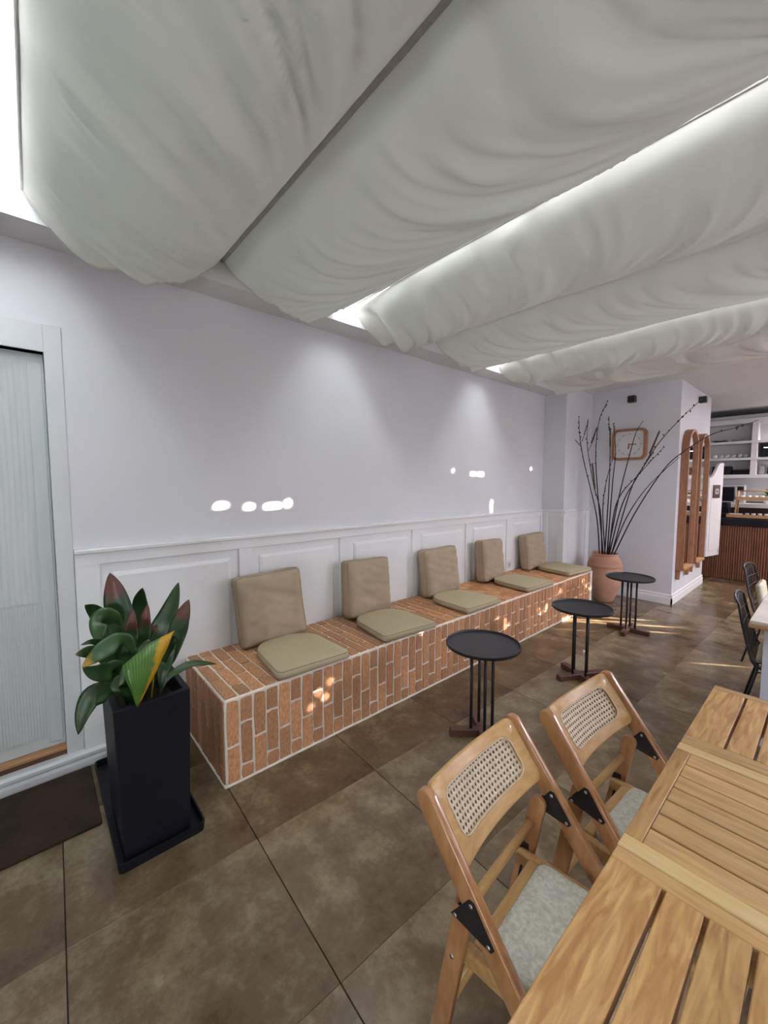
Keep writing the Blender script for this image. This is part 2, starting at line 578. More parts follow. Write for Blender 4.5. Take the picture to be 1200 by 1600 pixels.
# far kitchen wall, short wall to its left
struct('wall_kitchen', MB().box((-0.2, YB, 0), (XR, YB + 0.15, ZC)), M_WALL)
struct('wall_kitchen_left', MB().box((-0.2, BY1, 0), (0.0, YB, ZC)), M_WALL)
# wall behind the photographer; unseen low window added as fill light
WX0, WX1, WZ0, WZ1 = 3.4, 4.7, 0.2, 1.0
struct('wall_front', MB().box((-0.2, YF - 0.15, 0), (WX0, YF, 3.4)).box((WX1, YF - 0.15, 0), (XR, YF, 3.4))
       .box((WX0, YF - 0.15, WZ1), (WX1, YF, 3.4)).box((WX0, YF - 0.15, 0), (WX1, YF, WZ0)), M_WALL)
wf = MB()
for k in range(4):
    x = WX0 + k * (WX1 - WX0 - 0.06) / 3
    wf.box((x, YF - 0.10, WZ0), (x + 0.06, YF - 0.04, WZ1))
wf.box((WX0, YF - 0.10, WZ1 - 0.05), (WX1, YF - 0.04, WZ1)).box((WX0, YF - 0.10, WZ0), (WX1, YF - 0.04, WZ0 + 0.05))
struct('fill_window', wf, M_TRIM)

# unseen right-hand wall, pierced so the low sun casts the light patches
HOLES = []


def sun_hole(p, w, h):
    p = Vector(p)
    t = (XR - p.x) / SUN.x
    q = p + SUN * t
    HOLES.append((q.y - w / 2, q.y + w / 2, q.z - h / 2, q.z + h / 2))


rs = random.Random(12)
for (y, z, n) in ((1.32, 0.33, 2), (1.24, 0.25, 2), (2.20, 0.40, 2), (2.12, 0.18, 1), (3.04, 0.27, 2), (3.26, 0.29, 3), (3.95, 0.20, 4), (4.10, 0.25, 4), (4.36, 0.29, 2), (4.72, 0.14, 2), (5.02, 0.36, 2), (5.12, 0.22, 2)):
    for k in range(n):
        sun_hole((0.71, y + rs.uniform(-0.09, 0.09), z + rs.uniform(-0.07, 0.07)), rs.uniform(0.010, 0.016), rs.uniform(0.008, 0.020))
for (y, z, w, h) in ((0.93, 1.402, 0.12, 0.055), (1.126, 1.388, 0.09, 0.030), (1.30, 1.385, 0.15, 0.05), (1.42, 1.40, 0.05, 0.075),
                     (3.68, 1.650, 0.13, 0.055), (3.82, 1.650, 0.13, 0.060), (4.045, 1.275, 0.055, 0.17), (3.33, 1.68, 0.03, 0.05), (4.937, 1.74, 0.035, 0.06)):
    sun_hole((0.0, y, z), max(0.018, w - 0.045), max(0.010, h - 0.045))
for (x, y, w, h) in ((0.95, 4.72, 0.06, 0.13), (0.86, 4.56, 0.05, 0.09), (1.00, 4.92, 0.04, 0.14), (1.42, 5.00, 0.04, 0.08), (1.48, 4.80, 0.04, 0.06), (0.92, 4.26, 0.03, 0.06), (2.1, 4.35, 0.020, 0.07)):
    sun_hole((x, y, 0.0), w, h)


def pierced(x0, x1, ya, yb, za, zb, holes, name, material):
    ys = sorted({ya, yb} | {v for h in holes for v in h[:2] if ya < v < yb})
    zs = sorted({za, zb} | {v for h in holes for v in h[2:] if za < v < zb})
    mb = MB()
    for i in range(len(ys) - 1):
        run = None
        for k in range(len(zs) - 1):
            cy_, cz_ = (ys[i] + ys[i + 1]) / 2, (zs[k] + zs[k + 1]) / 2
            hole = any(h[0] < cy_ < h[1] and h[2] < cz_ < h[3] for h in holes)
            if hole:
                if run is not None:
                    mb.box((x0, ys[i], run), (x1, ys[i + 1], zs[k]))
                run = None
            elif run is None:
                run = zs[k]
        if run is not None:
            mb.box((x0, ys[i], run), (x1, ys[i + 1], zb))
    return struct(name, mb, material)


pierced(XR, XR + 0.006, YF - 0.15, YB + 0.15, 0.0, 4.6, HOLES, 'wall_right', M_WALL)  # carried above the roof to keep the low sun out of its strips

# ceilings
struct('ceiling', MB().box((-0.2, 5.66, ZC), (XR, YB + 0.15, ZC + 0.12)), M_CEIL)
struct('ceiling_front', MB().box((0.22, YF, 2.84), (XR, -0.10, 2.96)), M_CEIL)
# soffit along the wall and the upstand of the roof light over it
struct('trim_4', MB().box((0.0, YF, 2.72), (0.22, 5.25, 2.84)).box((PX, 5.25, 2.80), (0.34, 6.05, 2.84)), M_CEIL)
struct('trim_5', MB().box((0.16, YF, 2.84), (0.22, 5.66, 3.36)).box((0.22, 5.60, ZC), (XR, 5.66, 3.36)), M_WALL)
# unseen roof over the cloth, its open strips sized to shape the daylight
rm = MB()
STR = [(-0.40, 0.50), (1.38, 2.24), (3.27, 4.13)]
ys = [YF - 0.15] + [v for s in STR for v in s] + [5.66]
for k in range(0, len(ys), 2):
    rm.box((-0.2, ys[k], 3.36), (XR + 0.02, ys[k + 1], 3.44))
for (a, b) in STR:
    rm.box((-0.2, a, 3.36), (0.2, b, 3.44))
struct('ceiling_roof', rm, M_CEIL)

# ================================================================== DOOR
dn = struct('door_1', MB().box((-0.075, DY0 + 0.01, 0.135), (-0.045, DY1 - 0.002, DZ1 - 0.002), 0.002), M_DOOR)


def reeds(y0, y1, z0, z1, pitch, amp):
    mb = MB()
    pts = []
    n = int((y1 - y0) / pitch)
    for i in range(n * 6 + 1):
        y = y0 + (y1 - y0) * i / (n * 6)
        ph = (i % 6) / 6.0
        pts.append((y, -0.0445 + amp * abs(math.sin(math.pi * ph))))
    mb.grid([[(x, y, z0) for y, x in pts], [(x, y, z1) for y, x in pts]])
    return mb


o = reeds(DY0 + 0.08, 0.005, 0.93, 2.14, 0.022, 0.004).build('reeded_panel', M_DOOR, dn)
o = reeds(DY0 + 0.08, 0.005, 0.20, 0.925, 0.012, 0.003).build('reeded_panel', M_DOOR, dn)
MB().box((-0.0445, 0.012, 0.16), (-0.037, 0.07, 2.16), 0.003).build('door_stile', M_DOOR, dn)
# casing
struct('trim_6', MB().box((-0.075, DY1, 0.09), (0.012, 0.153, 2.342), 0.002).box((-0.075, DY0 - 0.07, 2.205), (0.010, DY1, 2.340), 0.002)
       .box((-0.075, DY0 - 0.07, 0.09), (0.012, DY0, 2.205), 0.002), M_CASE)
sl = tag(MB().box((-0.08, DY0, 0.118), (0.004, DY1, 0.134), 0.002).build('door_sill', M_SILL), 'orange-brown wooden sill under the white reeded door', 'sill')
MB().box((-0.08, DY0, 0.091), (-0.004, DY1, 0.118)).build('riser', M_SILLD, sl)

# ================================================================== CANOPY CLOTHS
RODS = [(0.035, 2.845), (0.90, 2.862), (1.772, 2.818), (1.834, 2.845), (2.765, 2.842), (3.660, 2.796), (3.720, 2.816), (4.72, 2.835), (5.592, 2.832)]
SHEETS = [(0, 1, 0.25, 'canopy cloth nearest the reeded door, glowing along its outer edge'),
          (1, 2, 0.185, 'broad canopy cloth behind the dark rod, second from the door end'),
          (3, 4, 0.17, 'canopy cloth with a bright upper edge, third from the door end'),
          (4, 5, 0.135, 'canopy cloth hanging fourth from the door end, before the second bright slit'),
          (6, 7, 0.135, 'narrow-looking bright-edged canopy cloth, second from the clock wall'),
          (7, 8, 0.085, 'last canopy cloth, hanging nearest the clock wall')]
X0, X1 = 0.2215, 4.97


def sheet(idx, a, b, sag, label):
    (ya, za), (yb, zb) = RODS[a], RODS[b]
    mb = MB()
    NX, NY = 260, 52
    rows = []
    sd_ = idx * 11.3
    edge_gap = a in (0, 3, 6)
    for i in range(NX + 1):
        x = X0 + (X1 - X0) * i / NX
        row = []
        e = math.exp(-(x - X0) / 0.55)              # near the wall end the cloth is gathered
        for j in range(NY + 1):
            t = j / NY
            s = 4 * t * (1 - t)
            y = ya + (yb - ya) * t
            # belly: a little deeper on the side away from the gathered rod
            sg = sag * (s ** 0.85) * (1 + 0.05 * math.sin(x * 1.7 + sd_))
            z = za + (zb - za) * t - sg
            # gathers hanging from the first rod, fading down the cloth
            g = max(0.0, 1 - t * 1.6) * min(1.0, t * 9)
            ph = x * 15 + 3.2 * noise.noise(Vector((x * 1.6, sd_, 0))) + 3.0 * t
            amp = 0.024 * (0.25 + 0.9 * abs(noise.noise(Vector((x * 2.3, sd_ + 5, 1)))) * 2)
            z += amp * g * (1 - 2 * abs(math.sin(ph * 0.5)) ** 0.8)
            y += 0.7 * amp * g * math.cos(ph * 0.9 + 1)
            # swags: long creases falling from the rods and lying along the belly
            q = x * (2.6 if edge_gap else 2.0) - 2.6 * (t - 0.15) ** 2 * (1 if idx % 2 else -1)
            w = noise.noise(Vector((q * 2.4, t * 1.1 + sd_, sd_)))
            w2 = noise.noise(Vector((q * 5.5, t * 1.6 + sd_, sd_ + 3)))
            w = 0.5 - 2.2 * abs(w)
            w2 = 0.4 - 2.0 * abs(w2)
            z += s * (0.030 * w + 0.013 * w2) * (1 + 0.6 * e)
            # sharp narrow creases
            n3 = noise.noise(Vector((q * 3.4 + 7, t * 0.9 + sd_ * 1.7, sd_ + 9)))
            n4 = noise.noise(Vector((q * 6.2 + 3, t * 1.3 + sd_ * 2.1, sd_ + 19)))
            z -= (0.25 + 0.75 * s) * min(1.0, t * 8, (1 - t) * 8) * (0.015 * max(0.0, 1 - 5.5 * abs(n3)) ** 1.2 + 0.007 * max(0.0, 1 - 4.5 * abs(n4)) ** 1.2)
            # creases radiating from the wall end
            z += 0.005 * e * s * math.sin(22 * t + 9 * (x - X0) + sd_)
            # towards the wall the cloths draw apart and leave a three-cornered gap
            op = math.exp(-((x - X0) / 0.34) ** 2)
            if a in (3, 6):
                y += 0.055 * op * (1 - t) ** 2
            if b in (2, 5):
                y -= 0.055 * op * t ** 2
            row.append((x, y, z))
        rows.append(row)
    mb.grid(rows)
    o = mb.build('canopy_cloth', M_FABRIC, smooth=True)
    tag(o, label, 'canopy', 'canopy cloths slung under the roof light')
    # stitched hem at the wall end
    hem = MB().tube([(X0, y, z) for (x, y, z) in rows[0]], 0.006, 6).build('hem', M_FABRIC, o, smooth=True)
    # flap added to close the cloth's open end against light on the wall
    low = [p for p in rows[0] if p[2] < 2.735]
    if len(low) > 2:
        MB().grid([[(X0, p[1], p[2]) for p in low], [(X0 - 0.001, p[1], 2.74) for p in low]]).build('end_flap', M_FABRIC, o, smooth=True)
    return o


for k, (a, b, sag, lab) in enumerate(SHEETS):
    sheet(k, a, b, sag, lab)
rl = ['pale rod at the outer edge of the cloth nearest the door', 'dark rod crossing between the first two canopy cloths',
      'rod before the first bright slit, carrying the second cloth', 'rod behind the first bright slit, carrying the third cloth',
      'rod hidden between the third and fourth canopy cloths', 'rod before the second bright slit, carrying the fourth cloth',
      'rod behind the second bright slit, carrying the fifth cloth', 'rod hidden between the last two canopy cloths',
      'rod at the end of the last canopy cloth by the clock wall']
for k, (y, z) in enumerate(RODS):
    r = 0.019 if k == 1 else 0.009
    o = MB().tube([(0.222, y, z + (-0.008 if k == 1 else 0.003)), (XR - 0.001, y, z + (-0.008 if k == 1 else 0.003))], r, 10).build('canopy_rod', M_ROD, smooth=True)
    tag(o, rl[k], 'rod', 'rods carrying the canopy cloths')
    if k == 1:
        pass

# ================================================================== BRICK BENCH
GX, GY0, GY1, GZ = 0.70, 0.675, 5.225, 0.455
bench = MB().box((0.0235, GY0, 0.0), (GX, GY1, GZ), 0.004).build('brick_bench', M_MORTAR, loc=(0, 0, 0))
tag(bench, 'long low bench of reddish bricks with white mortar along the left wall', 'bench')
# white mortar fillet at the foot
brick_var = []
for k in range(4):
    random.seed(50 + k)
    mb = MB().box((-0.5, -0.5, -0.5), (0.5, 0.5, 0.5))
    bmesh.ops.subdivide_edges(mb.bm, edges=mb.bm.edges[:], cuts=1, use_grid_fill=True)
    for v in mb.bm.verts:
        v.co += Vector((random.uniform(-1, 1) * 0.05 * (abs(v.co.x) > .4), random.uniform(-1, 1) * 0.018 * (abs(v.co.y) > .4), random.uniform(-1, 1) * 0.08 * (v.co.z > .4)))
        if abs(v.co.x) > .4 and abs(v.co.y) > .4:
            v.co.x *= 0.93
            v.co.y *= 0.975
        if v.co.z > .4 and (abs(v.co.x) > .4 or abs(v.co.y) > .4):
            v.co.z -= 0.16
    me = mb.mesh('brick')
    me.materials.append(M_BRICK)
    brick_var.append(me)
random.seed(3)
PITCH = 0.0722
MORT = 0.0115
NC = int((GY1 - GY0 - 0.004) / PITCH)
parts, extra = [], []


def brick(cx, cy, cz, w, l, axis_n, axis_l):
    """w across, l along axis_l, proud along axis_n"""
    n, l_ = Vector(axis_n), Vector(axis_l)
    w_ = l_.cross(n)
    mtx = Matrix((w_ * w, l_ * l, n * 0.012)).transposed().to_4x4()
    mtx.translation = Vector((cx, cy, cz)) + n * random.uniform(0.000, 0.003)
    return mtx


for c in range(NC):
    yc = GY0 + 0.004 + (c + 0.5) * PITCH
    w = PITCH - MORT + random.uniform(-0.003, 0.003)
    # front face
    sp = [(0.014, 0.197), (0.209, 0.442)] if c % 2 == 0 else [(0.014, 0.082), (0.094, 0.314), (0.326, 0.442)]
    sh = random.uniform(-0.012, 0.012)
    for (a, b) in sp:
        a2 = a if a < 0.04 else a + sh
        b2_ = b if b > 0.43 else b + sh
        parts.append((yc * 0 + 0, brick(GX, yc, (a2 + b2_) / 2, w, b2_ - a2, (1, 0, 0), (0, 0, 1))))
    # top face
    sp = [(0.030, 0.222), (0.234, 0.450), (0.462, 0.690)] if c % 2 == 0 else [(0.030, 0.100), (0.112, 0.334), (0.346, 0.568), (0.580, 0.690)]
    sh = random.uniform(-0.015, 0.015)
    for (a, b) in sp:
        a2 = a if a < 0.04 else a + sh
        b2_ = b if b > 0.68 else b + sh
        (parts if c < 34 else extra).append((1, brick((a2 + b2_) / 2, yc, GZ, w, b2_ - a2, (0, 0, 1), (1, 0, 0))))
# near end face
nx = int(0.67 / PITCH)
for c in range(nx + 1):
    xc = GX - 0.003 - (c + 0.5) * PITCH
    w = PITCH - 0.006
    if xc - w / 2 < 0.05:
        continue
    sp = [(0.012, 0.205), (0.212, 0.449)] if c % 2 == 1 else [(0.012, 0.09), (0.097, 0.322), (0.329, 0.449)]
    for (a, b) in sp:
        parts.append((2, brick(xc, GY0, (a + b) / 2, w, b - a, (0, -1, 0), (0, 0, 1))))
for k, (f, mtx) in enumerate(parts):
    o = bpy.data.objects.new('brick', brick_var[k % 4])
    COL.objects.link(o)
    o.parent = bench
    o.matrix_local = mtx
mb = MB()
for k, (f, mtx) in enumerate(extra):
    r = bmesh.ops.create_cube(mb.bm, size=1.0)
    for v in r['verts']:
        c = v.co.copy()
        if c.z > 0:
            c.x *= 0.94
            c.y *= 0.98
        v.co = mtx @ c
o = mb.build('bricks', M_BRICK, bench)
o['kind'] = 'stuff'
MB().box((GX, GY0, 0.0), (GX + 0.012, GY1, 0.012), 0.003).build('mortar_foot', M_MORTAR, bench)
MB().box((0.06, GY0 - 0.012, 0.0), (GX + 0.012, GY0, 0.012), 0.003).build('mortar_foot', M_MORTAR, bench)


# ================================================================== CUSHIONS
def back_cushion(w, h, t, seed):
    mb = MB()
    N = 26
    P = []
    rnd = random.Random(seed)
    ox = rnd.uniform(0, 50)

    def pos(u, v, side):
        e = max(abs(u), abs(v))
        px = w / 2 * (u * (1 - 0.035 * (1 - v * v)) if abs(u) > 0 else 0)
        pz = h / 2 * (v * (1 - 0.03 * (1 - u * u)))
        # round the outline's corners
        k = (abs(u) ** 7) * (abs(v) ** 7)
        px *= 1 - 0.05 * k
        pz *= 1 - 0.05 * k
        prof = ((1 - abs(u) ** 5) * (1 - abs(v) ** 5)) ** 0.5
        d = t * (0.24 + 0.26 * prof)
        wr = (0.25 - abs(noise.noise(Vector((px * 4 + ox, pz * 15 + px * 5, side))))) * 0.024 * min(1, (1 - abs(u)) * 4 + .25)
        wr += noise.noise(Vector((px * 14 + ox, pz * 6, side + 4))) * 0.005 - 0.010 * max(0.0, 1 - 6 * abs(noise.noise(Vector((px * 3.5 + ox * 2, pz * 9 - px * 6, side + 8))))) * min(1, (1 - abs(u)) * 3, (1 - abs(v)) * 5)
        return Vector((side * (d + wr), px, pz))
    for side in (1, -1):
        mb.grid([[pos(-1 + 2 * i / N, -1 + 2 * j / N, side) for i in range(N + 1)] for j in range(N + 1)], flip=side < 0)
    # side walls between the two faces
    for (fn) in (lambda s: (s, -1), lambda s: (s, 1), lambda s: (-1, s), lambda s: (1, s)):
        mb.grid([[pos(*fn(-1 + 2 * i / N), -1) for i in range(N + 1)],
                 [(pos(*fn(-1 + 2 * i / N), -1) + pos(*fn(-1 + 2 * i / N), 1)) / 2 + Vector((0, fn(-1 + 2 * i / N)[0] * (abs(fn(-1 + 2 * i / N)[0]) == 1) * .006, fn(-1 + 2 * i / N)[1] * (abs(fn(-1 + 2 * i / N)[1]) == 1) * .006)) for i in range(N + 1)],
                 [pos(*fn(-1 + 2 * i / N), 1) for i in range(N + 1)]])
    bmesh.ops.remove_doubles(mb.bm, verts=mb.bm.verts, dist=0.0008)
    seams = []
    for side in (1, -1):
        loop = []
        S = 24
        for k in range(S):
            loop.append(pos(-1 + 2 * k / S, -1, side))
        for k in range(S):
            loop.append(pos(1, -1 + 2 * k / S, side))
        for k in range(S):
            loop.append(pos(1 - 2 * k / S, 1, side))
        for k in range(S + 1):
            loop.append(pos(-1, 1 - 2 * k / S, side))
        seams.append(loop)
    return mb, seams


backs = [(1.195, 0.470, -2, 'square taupe back cushion nearest the potted plant', 3),
         (2.045, 0.455, 1, 'taupe back cushion leaning second from the potted plant', -2),
         (2.955, 0.450, -1, 'middle of the five taupe back cushions on the bench', 1),
         (3.815, 0.450, 2, 'taupe back cushion beside the wall socket', -2),
         (4.765, 0.440, 0, 'taupe back cushion nearest the terracotta urn', 1)]
for k, (yc, h, rz, lab, roll) in enumerate(backs):
    t = thing('back_cushion', (0.095, yc, GZ + 0.0115), lab, 'cushion', 'taupe back cushions on the brick bench')
    mb, seams = back_cushion(0.455, h, 0.165, k)
    lean = Matrix.Rotation(R(-7), 4, 'Y') @ Matrix.Rotation(R(roll), 4, 'X') @ Matrix.Rotation(R(rz * 3), 4, 'Z')
    off = Matrix.Translation((0.048, 0, h / 2 + 0.006)) @ lean
    for v in mb.bm.verts:
        v.co = off @ v.co
    mb.build('cover', M_CUSH, t, smooth=True)
    for s in seams:
        MB().tube([off @ p for p in s], 0.0032, 5).build('piping', M_PIPE, t, smooth=True)
    if k < 2:
        MB().box((-0.012, -0.13, h / 2 - 0.012), (0.012, -0.095, h / 2 - 0.002), mtx=off).build('tag', M_TAG, t)


def seat_outline(w, d, n=40):
    """straight front with small corners, rounded back; local x = towards the room"""
    pts = []
    rf, rb = 0.035, 0.17
    for (sx, sy, r, a0) in ((1, 1, rf, 0), (-1, 1, rb, 90), (-1, -1, rb, 180), (1, -1, rf, 270)):
        for k in range(11):
            a = R(a0 + 9 * k)
            ww = w if sx > 0 else w * 0.93
            pts.append((sx * (d / 2 - r) + r * math.cos(a), sy * (ww / 2 - r) + r * math.sin(a)))
    return pts


def seat_pad(parent, w, d, h, m_cover, m_pipe, z0=0.0, seed=0):
    mb = MB()
    ol = seat_outline(w, d)
    prof = [(0.90, 0.0), (0.97, 0.006), (1.0, 0.25 * h), (1.0, 0.75 * h), (0.985, h * 0.93), (0.95, h), (0.8, h * 1.10), (0.5, h * 1.17), (0.2, h * 1.19)]
    rings = []
    for s, z in prof:
        rings.append([mb.bm.verts.new((x * s, y * s, z0 + z + 0.004 * noise.noise(Vector((x * s * 9 + seed, y * s * 9, z * 9))))) for x, y in ol])
    n = len(ol)
    for a, b in zip(rings, rings[1:]):
        for k in range(n):
            mb.bm.faces.new((a[k], a[(k + 1) % n], b[(k + 1) % n], b[k]))
    mb.bm.faces.new(rings[0][::-1])
    mb.bm.faces.new(rings[-1])
    mb.build('cover', m_cover, parent, smooth=True)
    MB().tube([(x * 0.99, y * 0.99, z0 + h * 0.91) for x, y in ol + ol[:1]], 0.003, 5).build('piping', m_pipe, parent, smooth=True)
    MB().tube([(x * 1.0, y * 1.0, z0 + h * 0.18) for x, y in ol + ol[:1]], 0.003, 5).build('piping', m_pipe, parent, smooth=True)


seats = [(0.455, 1.215, 0.47, -3, 'olive-taupe seat pad nearest the potted plant'),
         (0.455, 2.015, 0.49, -5, 'olive-taupe seat pad second from the potted plant'),
         (0.450, 2.905, 0.49, -1, 'middle of the five seat pads on the brick bench'),
         (0.450, 3.900, 0.50, -4, 'seat pad fourth from the potted plant, before the wall socket'),
         (0.430, 4.910, 0.52, -6, 'seat pad at the far end of the bench by the urn')]
for k, (xc, yc, w, rz, lab) in enumerate(seats):
    t = thing('seat_cushion', (xc + 0.022, yc, GZ + 0.0115), lab, 'cushion', 'flat seat pads on the brick bench', rz=R(rz))
    seat_pad(t, w, 0.50, 0.048, M_CUSH2, M_PIPE, seed=k * 7)

# wall socket above the bench
t = thing('wall_socket', (0.0235, 4.41, 0.54), 'small white wall socket low on the panelling behind the far cushions', 'socket')
MB().box((0, -0.04, -0.04), (0.008, 0.04, 0.04), 0.003).build('plate', M_WHITE, t)
MB().box((0.008, -0.018, -0.022), (0.010, 0.018, 0.022), 0.001).build('insert', M_GREY, t)

# ================================================================== POTTED PLANT, TRAY, MAT
tray = MB()
ol = rrect(0.79, 0.325, 0.02, 3)
tray.prism(ol, 'z', 0.0, 0.008)
o_ = tray
ri = [(x * 0.985, y * 0.965) for x, y in ol]
for i in range(len(ol)):
    k = (i + 1) % len(ol)
    A, B_, C_, D_ = ol[i], ol[k], ri[k], ri[i]
    v = [tray.bm.verts.new((p[0] * s, p[1] * s, z)) for (p, z, s) in ((A, 0.008, 1), (B_, 0.008, 1), (B_, 0.042, 1.015), (A, 0.042, 1.015), (D_, 0.008, 1), (C_, 0.008, 1), (C_, 0.042, 1.012), (D_, 0.042, 1.012))]
    for q in ((0, 1, 2, 3), (3, 2, 6, 7), (7, 6, 5, 4)):
        tray.bm.faces.new([v[a] for a in q])
tag(tray.build('plant_tray', M_BLACK2, loc=(0.49, 0.352, 0.0)), 'black rectangular drip tray under the tall planter', 'tray')

pp = thing('potted_plant', (0.665, 0.34, 0.009), 'broad-leaved green plant in a tall square black planter by the door', 'plant')
PH = 0.645
pot = MB()


def prect(wx, wy, z):
    return [pot.bm.verts.new(p) for p in ((-wx, -wy, z), (wx, -wy, z), (wx, wy, z), (-wx, wy, z))]


rr_ = [prect(0.175, 0.125, 0.0), prect(0.186, 0.142, PH), prect(0.160, 0.117, PH), prect(0.155, 0.110, PH - 0.12)]
pot.bm.faces.new(rr_[0][::-1])
for a, b in zip(rr_, rr_[1:]):
    for k in range(4):
        pot.bm.faces.new((a[k], a[(k + 1) % 4], b[(k + 1) % 4], b[k]))
o = pot.build('pot', M_BLACK2, pp)
bv = o.modifiers.new('bevel', 'BEVEL')
bv.width, bv.segments = 0.004, 2
MB().box((-0.157, -0.112, PH - 0.15), (0.157, 0.112, PH - 0.085)).build('soil', M_SOIL, pp)


def leaf_material(name, base, vein, tip, t0, edge=None):
    mt = mat(name, base, None, 8, 0.38)
    nt = mt.node_tree
    b = nt.nodes['Principled BSDF']
    L = nt.links.new
    uv = nt.nodes.new('ShaderNodeUVMap')
    sp = nt.nodes.new('ShaderNodeSeparateXYZ')
    L(uv.outputs[0], sp.inputs[0])
    wv = nt.nodes.new('ShaderNodeMath')
    wv.operation = 'MULTIPLY'
    wv.inputs[1].default_value = 95.0
    L(sp.outputs['X'], wv.inputs[0])
    sn_ = nt.nodes.new('ShaderNodeMath')
    sn_.operation = 'SINE'
    L(wv.outputs[0], sn_.inputs[0])
    m1 = nt.nodes.new('ShaderNodeMapRange')
    m1.inputs['From Min'].default_value = -1
    L(sn_.outputs[0], m1.inputs['Value'])
    mx = nt.nodes.new('ShaderNodeMix')
    mx.data_type = 'RGBA'
    mx.inputs[6].default_value = (*base, 1)
    mx.inputs[7].default_value = (*vein, 1)
    L(m1.outputs[0], mx.inputs[0])
    ns = nt.nodes.new('ShaderNodeTexNoise')
    ns.inputs['Scale'].default_value = 30
    tc = nt.nodes.new('ShaderNodeTexCoord')
    L(tc.outputs['Object'], ns.inputs['Vector'])
    ad = nt.nodes.new('ShaderNodeMath')
    ad.operation = 'MULTIPLY_ADD'
    ad.inputs[1].default_value = 0.36
    L(ns.outputs['Fac'], ad.inputs[0])
    L(sp.outputs['Y' if edge is None else 'X'], ad.inputs[2])
    m2 = nt.nodes.new('ShaderNodeMapRange')
    m2.inputs['From Min'].default_value = t0 + 0.10
    m2.inputs['From Max'].default_value = t0 + 0.24
    L(ad.outputs[0], m2.inputs['Value'])
    mx2 = nt.nodes.new('ShaderNodeMix')
    mx2.data_type = 'RGBA'
    L(m2.outputs[0], mx2.inputs[0])
    L(mx.outputs[2], mx2.inputs[6])
    mx2.inputs[7].default_value = (*tip, 1)
    L(mx2.outputs[2], b.inputs['Base Color'])
    b.inputs['Subsurface Weight'].default_value = 0.0
    return mt


LM = {'dark': leaf_material('leaf_dark', (0.012, 0.040, 0.009), (0.024, 0.066, 0.016), (0.03, 0.05, 0.015), 0.9),
      'green': leaf_material('leaf_green', (0.022, 0.062, 0.016), (0.045, 0.11, 0.03), (0.08, 0.08, 0.02), 0.93),
      'red': leaf_material('leaf_brown_tip', (0.016, 0.040, 0.012), (0.028, 0.062, 0.018), (0.12, 0.036, 0.022), 0.72),
      'yellowtip': leaf_material('leaf_yellow_tip', (0.03, 0.075, 0.022), (0.055, 0.125, 0.04), (0.42, 0.24, 0.02), 0.86),
      'yellowedge': leaf_material('leaf_yellow_edge', (0.045, 0.12, 0.018), (0.10, 0.22, 0.04), (0.50, 0.28, 0.01), 0.72, edge=1)}
LEAVES = [
    ([(0.66, 0.293, 0.655), (0.62, 0.275, 0.848), (0.58, 0.262, 1.03), (0.56, 0.245, 1.152)], 0.026, 'red') ,
    ([(0.66, 0.34, 0.639), (0.6, 0.403, 0.808), (0.55, 0.476, 0.92), (0.52, 0.533, 1.054)], 0.021, 'dark') ,
    ([(0.68, 0.385, 0.631), (0.64, 0.476, 0.794), (0.62, 0.515, 0.899), (0.62, 0.551, 0.985)], 0.019, 'red') ,
    ([(0.66, 0.33, 0.642), (0.64, 0.337, 0.792), (0.63, 0.353, 0.887), (0.62, 0.376, 0.997)], 0.016, 'red') ,
    ([(0.66, 0.302, 0.652), (0.65, 0.292, 0.808), (0.64, 0.301, 0.892), (0.63, 0.317, 0.987)], 0.015, 'red') ,
    ([(0.64, 0.296, 0.646), (0.6, 0.264, 0.845), (0.6, 0.236, 0.955), (0.63, 0.194, 0.972), (0.66, 0.183, 0.927), (0.68, 0.183, 0.876)], 0.019, 'green') ,
    ([(0.68, 0.337, 0.648), (0.72, 0.291, 0.842), (0.74, 0.246, 0.893), (0.75, 0.198, 0.883), (0.76, 0.155, 0.858), (0.76, 0.117, 0.83)], 0.017, 'yellowtip') ,
    ([(0.7, 0.315, 0.663), (0.76, 0.247, 0.773), (0.79, 0.194, 0.799), (0.8, 0.153, 0.813), (0.8, 0.116, 0.844)], 0.017, 'dark') ,
    ([(0.7, 0.352, 0.645), (0.8, 0.362, 0.816), (0.86, 0.334, 0.88), (0.9, 0.311, 0.829), (0.9, 0.296, 0.758), (0.885, 0.276, 0.662)], 0.042, 'yellowedge') ,
    ([(0.66, 0.32, 0.612), (0.74, 0.237, 0.674), (0.76, 0.193, 0.703), (0.76, 0.141, 0.701), (0.76, 0.111, 0.647), (0.755, 0.093, 0.562)], 0.02, 'dark') ,
    ([(0.74, 0.353, 0.632), (0.74, 0.412, 0.668), (0.7, 0.473, 0.685), (0.67, 0.546, 0.684), (0.66, 0.605, 0.663), (0.66, 0.661, 0.641)], 0.007, 'green') ,
    ([(0.66, 0.284, 0.658), (0.68, 0.221, 0.838), (0.7, 0.167, 0.901), (0.72, 0.12, 0.908)], 0.006, 'dark') ,
    ([(0.66, 0.34, 0.639), (0.62, 0.353, 0.793), (0.6, 0.384, 0.854), (0.6, 0.418, 0.889)], 0.01, 'red') ,
    ([(0.7, 0.314, 0.636), (0.72, 0.287, 0.757), (0.71, 0.279, 0.832), (0.7, 0.304, 0.875)], 0.018, 'dark') ,
    ([(0.72, 0.338, 0.635), (0.72, 0.333, 0.742), (0.7, 0.339, 0.811), (0.68, 0.364, 0.854)], 0.018, 'dark') ,
    ([(0.72, 0.376, 0.621), (0.72, 0.409, 0.718), (0.68, 0.44, 0.776), (0.66, 0.472, 0.807)], 0.014, 'dark') ,
    ([(0.72, 0.301, 0.632), (0.78, 0.254, 0.71), (0.8, 0.223, 0.734), (0.8, 0.209, 0.713)], 0.017, 'dark') ,
]


